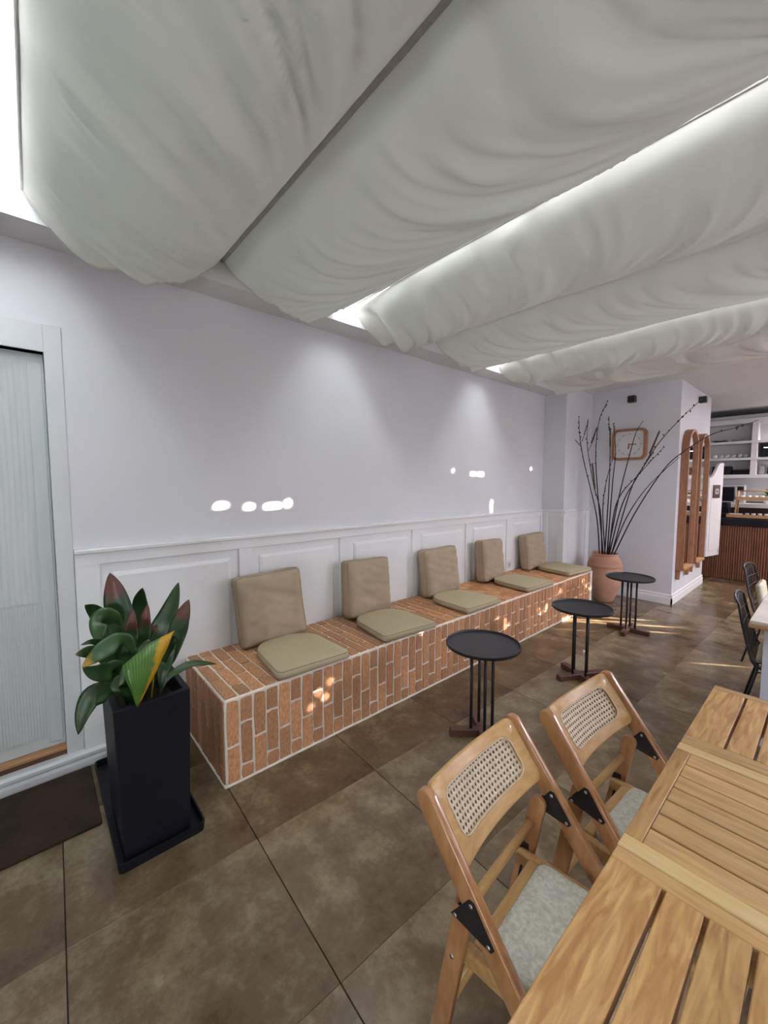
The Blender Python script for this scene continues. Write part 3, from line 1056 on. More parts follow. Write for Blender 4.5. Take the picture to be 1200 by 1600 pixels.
def catmull(pts, n):
    P = [Vector(p) for p in pts]
    P = [P[0] * 2 - P[1]] + P + [P[-1] * 2 - P[-2]]
    out = []
    segs = len(P) - 3
    for k in range(n + 1):
        f = k / n * segs
        i = min(int(f), segs - 1)
        t = f - i
        a, b, c, d = P[i:i + 4]
        out.append(0.5 * ((2 * b) + (c - a) * t + (2 * a - 5 * b + 4 * c - d) * t * t + (3 * b - a - 3 * c + d) * t ** 3))
    return out


LEAVES += [
    ([(0.62, 0.30, 0.64), (0.58, 0.24, 0.82), (0.56, 0.19, 0.98), (0.58, 0.15, 1.03)], 0.016, 'dark'),
    ([(0.60, 0.36, 0.64), (0.55, 0.36, 0.84), (0.53, 0.36, 0.98), (0.55, 0.37, 1.06)], 0.017, 'dark'),
    ([(0.66, 0.36, 0.64), (0.70, 0.40, 0.76), (0.74, 0.43, 0.84), (0.78, 0.46, 0.86)], 0.016, 'dark'),
    ([(0.64, 0.28, 0.64), (0.66, 0.22, 0.78), (0.70, 0.16, 0.86), (0.74, 0.10, 0.88)], 0.015, 'green'),
    ([(0.68, 0.32, 0.64), (0.76, 0.30, 0.75), (0.82, 0.27, 0.80), (0.87, 0.22, 0.76)], 0.016, 'dark'),
]
base_v = Vector((0.665, 0.34, 0.009))
for k, (sp, w, kind) in enumerate(LEAVES):
    w *= 2.1
    n, mcols = 22, 6
    sp = [Vector(p) - base_v for p in sp]
    sp[0].z = PH - 0.12
    ctr = catmull(sp, n)
    bm = bmesh.new()
    uvl = bm.loops.layers.uv.new('UVMap')
    toward = Vector((0.86, -0.42, 0.28)).normalized()
    rows = []
    if kind == 'yellowedge':
        toward = Vector((0.9, -0.2, 0.4)).normalized()
    prev = None
    for i, p in enumerate(ctr):
        t = (ctr[min(i + 1, n)] - ctr[max(i - 1, 0)]).normalized()
        side = t.cross(toward)
        if side.length < 0.15 and prev:
            side = prev
        side.normalize()
        if prev and side.dot(prev) < 0:
            side = -side
        if prev:
            side = (side * 0.5 + prev * 0.5).normalized()
        prev = side
        nr = side.cross(t).normalized()
        f = i / n
        wid = w * (max(0.0, math.sin(math.pi * min(1, max(0.0, (f - 0.18) / 0.82) ** 0.75))) ** 0.7) + 0.004 * (1 - f)
        if kind == 'yellowedge':
            side = Vector((-0.1, 0.90, 0.40)).normalized()
            nr = side.cross(t).normalized()
            wid = 0.102 * (min(1, max(0.0, (f - 0.18) / 0.2)) ** 0.6) * (1 - max(0, (f - 0.40) / 0.60) ** 1.25) + 0.004
        if f > 0.98:
            wid = 0.0008
        rows.append([(p + side * (wid * (-1 + 2 * j / mcols)) + nr * (-0.16 * wid * (1 - abs(-1 + 2 * j / mcols)) + 0.06 * wid * math.sin(i * 0.9 + k)), (j / mcols, f)) for j in range(mcols + 1)])
    vv = [[bm.verts.new(q[0]) for q in r] for r in rows]
    for i in range(n):
        for j in range(mcols):
            fc = bm.faces.new((vv[i][j], vv[i][j + 1], vv[i + 1][j + 1], vv[i + 1][j]))
            fc.smooth = True
            for lp, (a, b) in zip(fc.loops, ((i, j), (i, j + 1), (i + 1, j + 1), (i + 1, j))):
                lp[uvl].uv = rows[a][b][1]
    me = bpy.data.meshes.new('leaf')
    bm.to_mesh(me)
    bm.free()
    o = link('leaf', me, LM[kind], pp)
    sm = o.modifiers.new('thickness', 'SOLIDIFY')
    sm.thickness = 0.0012

tag(MB().prism(rrect(0.49, 0.95, 0.01, 2), 'z', 0.0, 0.012, 0.003).build('doormat', M_MAT, loc=(0.303, -0.302, 0.0005)),
    'dark brown coir doormat lying below the reeded door', 'doormat')


# ================================================================== SIDE TABLES
def side_table(loc, rz, label, poles=4):
    t = thing('side_table', loc, label, 'side table', 'round black side tables along the bench', rz=rz)
    H = 0.575
    MB().lathe([(0.0, H - 0.012), (0.218, H - 0.012), (0.222, H - 0.008), (0.222, H + 0.006), (0.219, H + 0.008), (0.215, H + 0.005), (0.213, H - 0.003), (0.0, H - 0.003)], 64, cap=False).build('tray_top', M_BLACK, t, smooth=False)
    autosmooth(t.children[0], 50)
    for k in range(poles):
        a = R(45 + 360 / poles * k)
        MB().tube([(0.066 * math.cos(a), 0.066 * math.sin(a), 0.04), (0.066 * math.cos(a), 0.066 * math.sin(a), H - 0.012)], 0.0095, 12).build('pole', M_BLACK, t, smooth=True)
    for a in (45, 135):
        mt = Matrix.Rotation(R(a), 4, 'Z')
        lo, hi = (0.0, 0.043) if a == 45 else (0.0005, 0.0425)
        MB().box((-0.195, -0.026, lo), (0.195, 0.026, hi), 0.003, mtx=mt).build('base_bar', M_WALNUT, t)
    return t


side_table((1.30, 2.02, 0), R(5), 'round black side table nearest the folding chairs')
side_table((1.395, 3.21, 0), R(17), 'middle round black side table on crossed wooden feet')
side_table((1.30, 4.62, 0), R(-42), 'round black side table in front of the terracotta urn')
tag(MB().box((-0.02, -0.02, 0), (0.02, 0.02, 0.03), 0.002).build('paper_cube', M_PAPER, loc=(1.245, 3.70, 0.0005), rot=(0, 0, R(20))),
    'tiny white paper block on the floor behind the middle side table', 'paper')


# ================================================================== FOLDING CHAIRS
def capsule(p0, p1, hw, n=8, r0=True, r1=True):
    p0, p1 = Vector(p0), Vector(p1)
    d = (p1 - p0).normalized()
    a0 = math.atan2(d.y, d.x)
    pts = []
    if r1:
        for k in range(n + 1):
            a = a0 - math.pi / 2 + math.pi * k / n
            pts.append((p1.x + hw * math.cos(a), p1.y + hw * math.sin(a)))
    else:
        pr = Vector((-d.y, d.x)) * hw
        pts += [tuple(p1 - pr), tuple(p1 + pr)]
    if r0:
        for k in range(n + 1):
            a = a0 + math.pi / 2 + math.pi * k / n
            pts.append((p0.x + hw * math.cos(a), p0.y + hw * math.sin(a)))
    else:
        pr = Vector((-d.y, d.x)) * hw
        pts += [tuple(p0 + pr), tuple(p0 - pr)]
    return pts


def folding_chair():
    t = thing('folding_chair', (0, 0, 0), 'x', 'chair', 'folding cane-back chairs at the dining table')
    TOP = Vector((0.018, 0.775))
    FOOT = Vector((0.605, 0.026))
    for s in (-1, 1):
        y0 = s * 0.222
        lo, hi = y0 - 0.012, y0 + 0.012
        autosmooth(MB().prism(capsule(TOP, FOOT, 0.0275), 'y', lo, hi, 0.005).build('side_rail', M_CHAIR, t), 50)
        yl = s * 0.196
        rear = MB().prism(capsule((0.118, 0.572), (0.020, 0.024), 0.024), 'y', yl - 0.011, yl + 0.011, 0.004).build('rear_leg', M_CHAIR, t)
        autosmooth(rear, 50)
        # dark strip in place of the shade inside the rear leg's sliding slot
        MB().prism(capsule((0.078, 0.36), (0.052, 0.21), 0.004), 'y', yl - s * 0.0112 - 0.0004, yl - s * 0.0112 + 0.0004).build('slot_shade', M_BLACK2, rear)
        # black hinge plates, three screws each
        for yy, sg in ((y0 + s * 0.0125, s), (y0 - s * 0.0125, -s)):
            pl_ = MB().prism([(0.148, 0.622), (0.100, 0.553), (0.205, 0.541), (0.212, 0.552), (0.160, 0.622)], 'y', min(yy, yy + sg * 0.002), max(yy, yy + sg * 0.002)).build('hinge_plate', M_BLACK, t)
            for (sx, sz) in ((0.153, 0.609), (0.112, 0.556), (0.198, 0.549)):
                MB().blob((sx, yy + sg * 0.002, sz), (0.005, 0.0022, 0.005), 2).build('screw', M_STEEL, pl_, smooth=True)
        # seat side bar with a rounded end
        ys = s * 0.170
        autosmooth(MB().prism(capsule((0.085, 0.395), (0.51, 0.408), 0.020), 'y', ys - 0.014, ys + 0.014, 0.006).build('seat_bar', M_CHAIR2, t), 50)
        MB().box((0.070, s * 0.184 - 0.002, 0.372), (0.098, s * 0.184 + 0.002, 0.432)).build('seat_bracket', M_BLACK, t)
        MB().blob((0.084, s * 0.2075, 0.40), (0.006, 0.002, 0.006), 2).build('bolt', M_STEEL, t, smooth=True)
    # dowels between the rear legs
    MB().tube([(0.100, -0.19, 0.505), (0.100, 0.19, 0.505)], 0.0125, 12).build('dowel', M_CHAIR2, t, smooth=True)
    MB().tube([(0.050, -0.19, 0.205), (0.050, 0.19, 0.205)], 0.0125, 12).build('dowel', M_CHAIR2, t, smooth=True)
    MB().tube([(0.50, -0.215, 0.16), (0.50, 0.215, 0.16)], 0.0125, 12).build('dowel', M_CHAIR2, t, smooth=True)
    # seat frame and boucle pad
    autosmooth(MB().box((0.112, -0.157, 0.385), (0.150, 0.157, 0.418), 0.008, seg=3).build('seat_rail', M_CHAIR2, t), 50)
    MB().box((0.47, -0.157, 0.388), (0.505, 0.157, 0.424), 0.006).build('seat_rail', M_CHAIR2, t)
    pad = MB()
    olp = rrect(0.34, 0.315, 0.03, 5)
    for s in ((0.0, 1.0), ):
        pass
    rings = []
    for sc, z in ((0.96, 0.404), (1.0, 0.412), (1.0, 0.428), (0.97, 0.438), (0.85, 0.443), (0.4, 0.446)):
        rings.append([pad.bm.verts.new((0.316 + x * sc, y * sc, z)) for x, y in olp])
    for a, b in zip(rings, rings[1:]):
        for k in range(len(olp)):
            pad.bm.faces.new((a[k], a[(k + 1) % len(olp)], b[(k + 1) % len(olp)], b[k]))
    pad.bm.faces.new(rings[0][::-1])
    pad.bm.faces.new(rings[-1])
    pad.build('seat_pad', M_PAD, t, smooth=True)
    # curved back board with a cane window
    d = (FOOT - TOP).normalized()                      # down the rail, in x-z
    ax = Vector((d.x, 0, d.y))
    nrm = Vector((-d.y, 0, d.x))                       # towards the sitter
    if nrm.x < 0:
        nrm = -nrm
    org = Vector((TOP.x, 0, TOP.y)) + ax * 0.068
    HW = 0.2095

    def bend(y, v, off):
        c = 0.036 * (1 - (y / HW) ** 2)
        return org + Vector((0, y, 0)) - ax * v + nrm * (off - c + 0.004)
    NP = 25
    outer = rrect(0.419, 0.188, 0.022, NP)
    inner = rrect(0.335, 0.118, 0.030, NP)

    def resample(poly, n=120):
        L = [0]
        P = [Vector(p) for p in poly] + [Vector(poly[0])]
        for a, b in zip(P, P[1:]):
            L.append(L[-1] + (b - a).length)
        out = []
        for k in range(n):
            s_ = L[-1] * k / n
            for i in range(len(P) - 1):
                if L[i] <= s_ <= L[i + 1] + 1e-9:
                    f = (s_ - L[i]) / max(1e-9, L[i + 1] - L[i])
                    out.append(P[i].lerp(P[i + 1], f))
                    break
        return out
    # radial pairing so that the ring faces stay even
    def polar(w, h, r, n=128):
        poly = [Vector(p) for p in rrect(w, h, r, 16)]
        out = []
        for k in range(n):
            a = 2 * math.pi * k / n
            # stretch angle to the aspect
            dv = Vector((math.cos(a) * w, math.sin(a) * h))
            best = None
            for p, q in zip(poly, poly[1:] + poly[:1]):
                e = q - p
                den = dv.x * e.y - dv.y * e.x
                if abs(den) < 1e-12:
                    continue
                tt = (p.x * e.y - p.y * e.x) / den
                uu = (p.x * dv.y - p.y * dv.x) / den
                if tt > 0 and -1e-6 <= uu <= 1 + 1e-6:
                    best = dv * tt
                    break
            out.append(best)
        return out
    po, pi_ = polar(0.419, 0.188, 0.024), polar(0.335, 0.118, 0.032)
    mb = MB()
    T2 = 0.009
    loops = []
    for poly, off, sc in ((pi_, -T2, 1), (po, -T2, 0.985), (po, -T2 + 0.003, 1.0), (po, T2 - 0.003, 1.0), (po, T2, 0.985), (pi_, T2, 1.0)):
        if sc == 0.985:
            poly = [Vector((p.x - 0.004 * (1 if p.x > 0 else -1) * min(1, abs(p.x) / .02), p.y - 0.004 * (1 if p.y > 0 else -1) * min(1, abs(p.y) / .02))) for p in poly]
        loops.append([mb.bm.verts.new(bend(p.x, p.y, off)) for p in poly])
    for a, b in zip(loops, loops[1:] + loops[:1]):
        n = len(a)
        for k in range(n):
            mb.bm.faces.new((a[k], a[(k + 1) % n], b[(k + 1) % n], b[k]))
    board = mb.build('back_board', M_CHAIR2, t)
    autosmooth(board, 35)
    MB().tube([bend(p.x * 0.985, p.y * 0.955, T2 + 0.0005) for p in pi_ + pi_[:1]], 0.0022, 5).build('cane_bead', M_CANE, board, smooth=True)
    # woven cane: lattice with a hole in every mesh
    mb = MB()
    pit = 0.0150
    nu, nv = 22, 7

    def inside(y, v):
        return abs(y) <= 0.1675 - 0.0 and abs(v) <= 0.059 and not (abs(y) > 0.1375 and abs(v) > 0.029 and math.hypot(abs(y) - 0.1375, abs(v) - 0.029) > 0.031)
    for i in range(-nu // 2 - 1, nu // 2 + 2):
        for j in range(-nv // 2 - 1, nv // 2 + 2):
            cy_, cv = (i + 0.5) * pit, (j + 0.5) * pit
            if not inside(cy_, cv):
                continue
            hp = pit / 2
            sq = [(hp, 0), (hp, hp), (0, hp), (-hp, hp), (-hp, 0), (-hp, -hp), (0, -hp), (hp, -hp)]
            rr = 0.0046
            oc = [(rr * math.cos(R(45 * k)), rr * math.sin(R(45 * k))) for k in range(8)]
            for off in (0.0015,):
                A = [mb.bm.verts.new(bend(cy_ + a, cv + b, off + (0.0012 if (k % 2) else -0.0004))) for k, (a, b) in enumerate(sq)]
                B = [mb.bm.verts.new(bend(cy_ + a, cv + b, off)) for a, b in oc]
                for k in range(8):
                    mb.bm.faces.new((A[k], A[(k + 1) % 8], B[(k + 1) % 8], B[k]))
    cane = mb.build('cane_panel', M_CANE, board)
    sm = cane.modifiers.new('thickness', 'SOLIDIFY')
    sm.thickness = 0.002
    return t


ch = folding_chair()
ch.location = (2.020, 0.915, 0.0)
ch.rotation_euler = (0, 0, R(4.0))
ch['label'] = 'folding wooden chair with cane back, nearest the bottom edge'
ch2 = copy_tree(ch)
ch2.location = (2.080, 1.468, 0.0)
ch2.rotation_euler = (0, 0, R(-3.0))
ch2['label'] = 'folding cane-back chair farther from us, tucked at the table'

# ================================================================== DINING TABLE
TX0, TX1, TY0, TY1, TZ = 2.398, 3.128, 0.405, 2.0, 0.75
t = thing('dining_table', ((TX0 + TX1) / 2, (TY0 + TY1) / 2, 0), 'slatted honey-coloured wooden dining table with a slatted middle leaf', 'table')
CX, CY = (TX0 + TX1) / 2, (TY0 + TY1) / 2


def tb(name, x0, x1, y0, y1, mtl, z0=0.722, z1=TZ, bev=0.002, parent=t):
    # built around its own centre so that the grain differs from board to board
    c = Vector(((x0 + x1) / 2 - CX, (y0 + y1) / 2 - CY, (z0 + z1) / 2))
    hx, hy, hz = (x1 - x0) / 2, (y1 - y0) / 2, (z1 - z0) / 2
    return MB().box((-hx, -hy, -hz), (hx, hy, hz), bev).build(name, mtl, parent, loc=c)


GAP = 0.0075
for (ya, yb, ca, cb) in ((TY0, 0.9405, TY0 + 0.038, 0.9005), (1.4765, TY1, 1.5325, TY1 - 0.036)):
    # end strips, edge boards, slats
    tb('end_strip', TX0, TX1, ya, ca, M_TEAK_X)
    tb('end_strip', TX0, TX1, cb, yb, M_TEAK_X)
    tb('edge_board', TX0, TX0 + 0.0935, ca, cb, M_TEAK_Y)
    tb('edge_board', TX1 - 0.0935, TX1, ca, cb, M_TEAK_Y)
    xs = TX0 + 0.0935 + GAP
    n = 8
    pitch = (TX1 - 0.0935 - xs) / n
    for k in range(n):
        tb('slat', xs + k * pitch, xs + (k + 1) * pitch - GAP, ca, cb, M_TEAK_Y)
# middle leaf
tb('leaf_strip', TX0 - 0.001, TX1, 0.943, 0.986, M_TEAK_P)
tb('leaf_strip', TX0 - 0.001, TX1, 1.434, 1.474, M_TEAK_P)
tb('leaf_edge', TX0 - 0.001, TX0 + 0.034, 0.986, 1.434, M_TEAK_Y)
tb('leaf_edge', TX1 - 0.034, TX1, 0.986, 1.434, M_TEAK_Y)
n = 7
pitch = (1.434 - 0.986) / n
for k in range(n):
    g0 = 0.0 if k == 0 else 0.0028
    g1 = 0.0 if k == n - 1 else 0.0028
    tb('slat', TX0 + 0.034, TX1 - 0.034, 0.986 + k * pitch + g0, 0.986 + (k + 1) * pitch - g1, M_TEAK_X, z1=TZ - 0.003)
# apron and legs
for (x0, x1, y0, y1) in ((TX0 + 0.05, TX0 + 0.075, TY0 + 0.06, TY1 - 0.06), (TX1 - 0.075, TX1 - 0.05, TY0 + 0.06, TY1 - 0.06)):
    tb('apron', x0, x1, y0, y1, M_TEAK_Y, 0.64, 0.7215)
for y0 in (TY0 + 0.06, TY1 - 0.085, 0.93, 1.47):
    tb('crossbar', TX0 + 0.0755, TX1 - 0.0755, y0, y0 + 0.025, M_TEAK_X, 0.64, 0.7215)
for x0 in (TX0 + 0.0765, TX1 - 0.1365):
    for y0 in (TY0 + 0.086, TY1 - 0.146):
        tb('leg', x0, x0 + 0.06, y0, y0 + 0.06, M_TEAK_Y, 0.0, 0.7215)

# ================================================================== URN WITH BRANCHES
ux, uy = 0.70, 5.62
t = thing('urn', (ux, uy, 0), 'terracotta urn standing between the bench end and clock wall', 'urn')
prof = [(0.0, 0.0), (0.100, 0.0), (0.112, 0.012), (0.140, 0.08), (0.168, 0.15), (0.190, 0.23), (0.204, 0.31), (0.210, 0.38), (0.208, 0.44), (0.203, 0.468),
        (0.209, 0.474), (0.209, 0.482), (0.202, 0.490), (0.196, 0.520), (0.184, 0.552), (0.166, 0.582), (0.150, 0.600), (0.146, 0.608), (0.153, 0.616), (0.155, 0.630), (0.150, 0.637),
        (0.136, 0.634), (0.131, 0.610), (0.15, 0.56), (0.12, 0.52), (0.0, 0.50)]
o = MB().lathe(prof, 56, cap=False).build('body', M_BLEACH, t, smooth=True)
BR = [
    ([(0.66, 5.55, 0.56), (0.60, 5.55, 1.12), (0.42, 5.55, 1.82), (0.35, 5.55, 2.18), (0.33, 5.55, 2.42)], [([(0.385, 5.55, 2.02), (0.26, 5.53, 2.18)], 1), ([(0.38, 5.55, 2.10), (0.45, 5.56, 2.39)], 2)], 'dried branch leaning farthest towards the bench'),
    ([(0.67, 5.60, 0.56), (0.63, 5.60, 1.16), (0.53, 5.60, 1.53), (0.43, 5.60, 2.06), (0.43, 5.60, 2.40)], [([(0.45, 5.6, 1.98), (0.54, 5.62, 2.28)], 3)], 'dried branch with a pale catkin low on its side'),
    ([(0.71, 5.55, 0.56), (0.62, 5.50, 1.45), (0.58, 5.50, 1.96), (0.61, 5.50, 2.36), (0.70, 5.50, 2.58)], [], 'tallest budded branch, reaching nearly to the ceiling'),
    ([(0.70, 5.60, 0.56), (0.72, 5.60, 1.53), (0.71, 5.60, 2.10), (0.68, 5.60, 2.40)], [([(0.715, 5.60, 1.9), (0.70, 5.62, 2.26)], 3)], 'straight budded branch just left of the clock'),
    ([(0.72, 5.62, 0.56), (0.76, 5.60, 1.53), (0.78, 5.60, 1.95), (0.74, 5.60, 2.31)], [], 'branch curving in front of the left clock edge'),
    ([(0.74, 5.56, 0.56), (0.87, 5.50, 1.35), (0.97, 5.50, 1.88), (1.03, 5.50, 2.15), (1.10, 5.50, 2.29)], [], 'thin bare branch crossing the middle of the clock'),
    ([(0.75, 5.58, 0.56), (0.89, 5.55, 1.25), (1.04, 5.55, 1.60), (1.24, 5.57, 2.00), (1.46, 5.58, 2.29), (1.62, 5.60, 2.46)], [([(1.12, 5.56, 1.77), (1.25, 5.60, 2.17)], 3)], 'long branch arching up to the black wall lamp'),
    ([(0.76, 5.62, 0.56), (0.97, 5.60, 1.46), (1.10, 5.60, 1.75), (1.20, 5.60, 1.92)], [], 'branch ending right of the clock'),
    ([(0.78, 5.62, 0.56), (1.03, 5.60, 1.18), (1.31, 5.60, 1.71), (1.52, 5.60, 1.93), (1.74, 5.60, 2.08), (1.93, 5.60, 2.13), (2.10, 5.60, 2.19)], [], 'longest branch, bending past the arched mirrors'),
    ([(0.77, 5.57, 0.56), (0.95, 5.55, 1.11), (1.17, 5.55, 1.51), (1.47, 5.55, 1.85)], [], 'branch running close below the longest one'),
    ([(0.74, 5.61, 0.56), (0.82, 5.60, 1.30), (1.08, 5.60, 1.69), (1.29, 5.60, 1.96)], [], 'thin branch with a small catkin tip right of clock'),
    ([(0.69, 5.66, 0.56), (0.65, 5.62, 1.16), (0.68, 5.60, 1.53), (0.75, 5.60, 1.88)], [], 'short branch ending at the lower left clock corner'),
]
rb = random.Random(5)
for k, (pts, twigs, lab) in enumerate(BR):
    ctr = catmull(pts, 26)
    b0 = Vector((ux, uy, 0))
    n = len(ctr)
    mb = MB().tube([p for p in ctr], [0.0080 * (1 - 0.70 * i / n) for i in range(n)], 6)
    o = mb.build('dried_branch', M_BRANCH, smooth=True)
    tag(o, lab, 'branch', 'dried branches in the terracotta urn')
    buds = MB()
    for i in range(11, n):
        if k in (5, 9):
            continue
        if rb.random() < (0.95 if k in (2, 3, 0) else 0.45):
            p = ctr[i] + Vector((rb.uniform(-.008, .008), rb.uniform(-.008, .008), rb.uniform(-.02, .02)))
            buds.blob(p, (0.0075, 0.0075, 0.013))
    if k in (6, 8):
        for i in range(20 if k == 6 else 22, n - 3 if k == 8 else 22):
            buds.blob(ctr[min(i, n - 1)], (0.012, 0.01, 0.014))
    for tw, nb in twigs:
        MB().tube([tw[0], (Vector(tw[0]) + Vector(tw[1])) / 2 + Vector((0.008, 0, -0.012)), tw[1]], [0.004, 0.003, 0.002], 5).build('twig', M_BRANCH, o, smooth=True)
        a, b = Vector(tw[0]), Vector(tw[1])
        for q in range(nb * 4):
            f = 0.35 + 0.65 * q / (nb * 4)
            buds.blob(a.lerp(b, f), (0.010 if nb == 3 else 0.006, 0.009, 0.016 if nb == 3 else 0.010))
    if k == 1:
        for q in range(12):
            f = q / 11
            buds.blob(Vector((0.505, 5.6, 1.80)).lerp(Vector((0.545, 5.6, 1.50)), f), (0.012, 0.011, 0.018))
    if len(buds.bm.verts):
        buds.build('buds', M_BUD, o, smooth=True)['kind'] = 'stuff'

# ================================================================== CLOCK, WALL LAMPS
t = thing('wall_clock', (0.80, BY0 - 0.001, 1.855), 'square wall clock with a rounded wooden frame and white face', 'clock')
S = 0.415
zc = S / 2
mb = MB()
A = rrect(S, S, 0.075, 8, 0, zc)
B = rrect(S - 0.068, S - 0.068, 0.048, 8, 0, zc)
lo_, hi_ = 0.0, -0.055
loops = [[mb.bm.verts.new((x, y, z)) for x, z in poly] for poly, y in ((B, lo_), (A, lo_), (A, hi_ + 0.006), ([(x * 0.985, zc + (z - zc) * 0.985) for x, z in A], hi_), (B, hi_))]
for a, b in zip(loops, loops[1:] + loops[:1]):
    for k in range(len(a)):
        mb.bm.faces.new((a[k], a[(k + 1) % len(a)], b[(k + 1) % len(a)], b[k]))
autosmooth(mb.build('frame', M_CLOCKW, t), 45)
MB().prism([(x * 1.005, zc + (z - zc) * 1.005) for x, z in B], 'y', -0.03, -0.001).build('face', M_FACE, t)
for k in range(60):
    a = R(6 * k)
    big = k % 5 == 0
    r = 0.138
    mt = Matrix.Translation((0, -0.031, zc)) @ Matrix.Rotation(a, 4, 'Y')
    if big:
        MB().box((-0.0035, -0.001, r - 0.008), (0.0035, 0.001, r + 0.008), mtx=mt).build('hour_mark', M_BLACK, t)
mb = MB()
for k in range(60):
    if k % 5:
        mb.box((-0.0012, -0.001, 0.134), (0.0012, 0.001, 0.142), mtx=Matrix.Translation((0, -0.031, zc)) @ Matrix.Rotation(R(6 * k), 4, 'Y'))
o = mb.build('minute_marks', M_BLACK, t)
o['kind'] = 'stuff'
MB().box((-0.007, -0.0015, -0.012), (0.007, 0.0015, 0.088), mtx=Matrix.Translation((0, -0.036, zc)) @ Matrix.Rotation(R(90), 4, 'Y')).build('minute_hand', M_CLOCKW, t)
MB().box((-0.010, -0.0015, -0.012), (0.010, 0.0015, 0.060), mtx=Matrix.Translation((0, -0.033, zc)) @ Matrix.Rotation(R(187.5), 4, 'Y')).build('hour_hand', M_CLOCKW, t)
MB().prism(rrect(0.022, 0.022, 0.0105, 5, 0, zc), 'y', -0.040, -0.030).build('hub', M_CLOCKW, t)

t = thing('wall_lamp', (0.815, BY0, 2.61), 'small black cube lamp on the wall above the clock', 'lamp', 'black cube wall lamps')
MB().box((-0.042, -0.085, 0), (0.042, -0.006, 0.085), 0.003).build('housing', M_BLACK, t)
MB().box((-0.03, -0.006, 0.01), (0.03, 0.0, 0.075)).build('bracket', M_BLACK, t)
t = thing('wall_lamp', (BX, 6.97, 2.645), 'small black cube lamp above the arched mirrors', 'lamp', 'black cube wall lamps')
MB().box((0.006, -0.042, 0), (0.085, 0.042, 0.085), 0.003).build('housing', M_BLACK, t)
MB().box((0.0, -0.03, 0.01), (0.006, 0.03, 0.075)).build('bracket', M_BLACK, t)


# ================================================================== ARCHED MIRRORS
def arch_mirror(y0, y1, label):
    t = thing('arched_mirror', (BX, (y0 + y1) / 2, 0.43), label, 'mirror', 'arched wooden mirrors on the pillar')
    w = y1 - y0
    D, F = 0.082, 0.034
    ZR = 1.80 - w / 2 + 0.01

    def arch(hw, zb):
        pts = [(hw, zb)]
        for k in range(17):
            a = math.pi * k / 16
            pts.append((hw * math.cos(a), ZR + hw * math.sin(a)))
        pts.append((-hw, zb))
        return pts
    A, B = arch(w / 2, 0.0), arch(w / 2 - F, 0.0)
    mb = MB()
    loops = [[mb.bm.verts.new((x, y, z)) for y, z in poly] for poly, x in ((A, 0.001), (A, D), (B, D), (B, 0.001))]
    for a, b in zip(loops, loops[1:] + loops[:1]):
        for k in range(len(a) - 1):
            mb.bm.faces.new((a[k], a[k + 1], b[k + 1], b[k]))
    mb.bm.faces.new([l[0] for l in loops])
    mb.bm.faces.new([l[-1] for l in loops][::-1])
    autosmooth(mb.build('frame', M_OAK, t), 40)
    MB().box((0.001, -w / 2 + F, 0.0), (D + 0.012, w / 2 - F, 0.029), 0.002).build('ledge', M_BAMBOO, t)
    MB().prism(arch(w / 2 - F - 0.001, 0.03), 'x', 0.004, 0.052).build('mirror_pane', M_MIRROR, t)
    for s in (-1, 1):
        mt = Matrix.Translation((0.012, s * (w / 2 - 0.05), 0.0)) @ Matrix.Rotation(R(s * 8 if s < 0 else 0), 4, 'X')
        MB().box((0.0, -0.03, -0.125), (0.03, 0.03, -0.0005), 0.002, mtx=mt).build('foot', M_OAK, t)
    return t


arch_mirror(6.17, 6.70, 'arched wood-framed mirror nearer the clock')
arch_mirror(6.86, 7.39, 'arched wood-framed mirror nearer the kitchen')

# saloon door at the end of the pillar
hx, hy, ex, ey = 1.36, 7.775, 1.455, 8.19
ln = math.hypot(ex - hx, ey - hy)
t = thing('saloon_door', (hx, hy, 0.0), 'white half-height swing door with curved top beside mirrors', 'door', rz=math.atan2(ey - hy, ex - hx))
mx_ = t
poly = [(0.0, 0.41), (ln, 0.41), (ln, 1.86)]
for k in range(9):
    f = k / 8
    poly.append((ln * (0.80 - 0.70 * f), 1.86 - 0.23 * (0.5 - 0.5 * math.cos(math.pi * f))))
poly.append((0.0, 1.63))
MB().prism(poly, 'y', -0.018, 0.018, 0.003).build('leaf', M_WHITE, t)
MB().box((0.06, -0.024, 0.50), (ln - 0.06, -0.018, 1.52), 0.002).build('panel', M_WHITE, t)
MB().tube([(-0.008, 0, 0.7), (-0.008, 0, 0.8)], 0.008, 8).build('hinge', M_STEEL, t)
MB().tube([(-0.008, 0, 1.3), (-0.008, 0, 1.4)], 0.008, 8).build('hinge', M_STEEL, t)
a = math.atan2(ey - hy, ex - hx)
c = Vector((hx + math.cos(a) * 0.20, hy + math.sin(a) * 0.20, 1.32))
s = thing('wall_plaque', c, 'small dark brown sign with pale emblem on the swing door', 'sign', rz=a)
MB().box((-0.105, -0.036, 0.0), (0.105, -0.0245, 0.20), 0.002).build('board', M_PLAQUE, s)
MB().prism(rrect(0.115, 0.085, 0.03, 5, 0, 0.10), 'y', -0.0385, -0.036).build('emblem', M_GREY, s)
for k in range(3):
    MB().box((-0.036 + k * 0.026, -0.0395, 0.082), (-0.020 + k * 0.026, -0.0385, 0.118)).build('letter', M_PLAQUE, s)

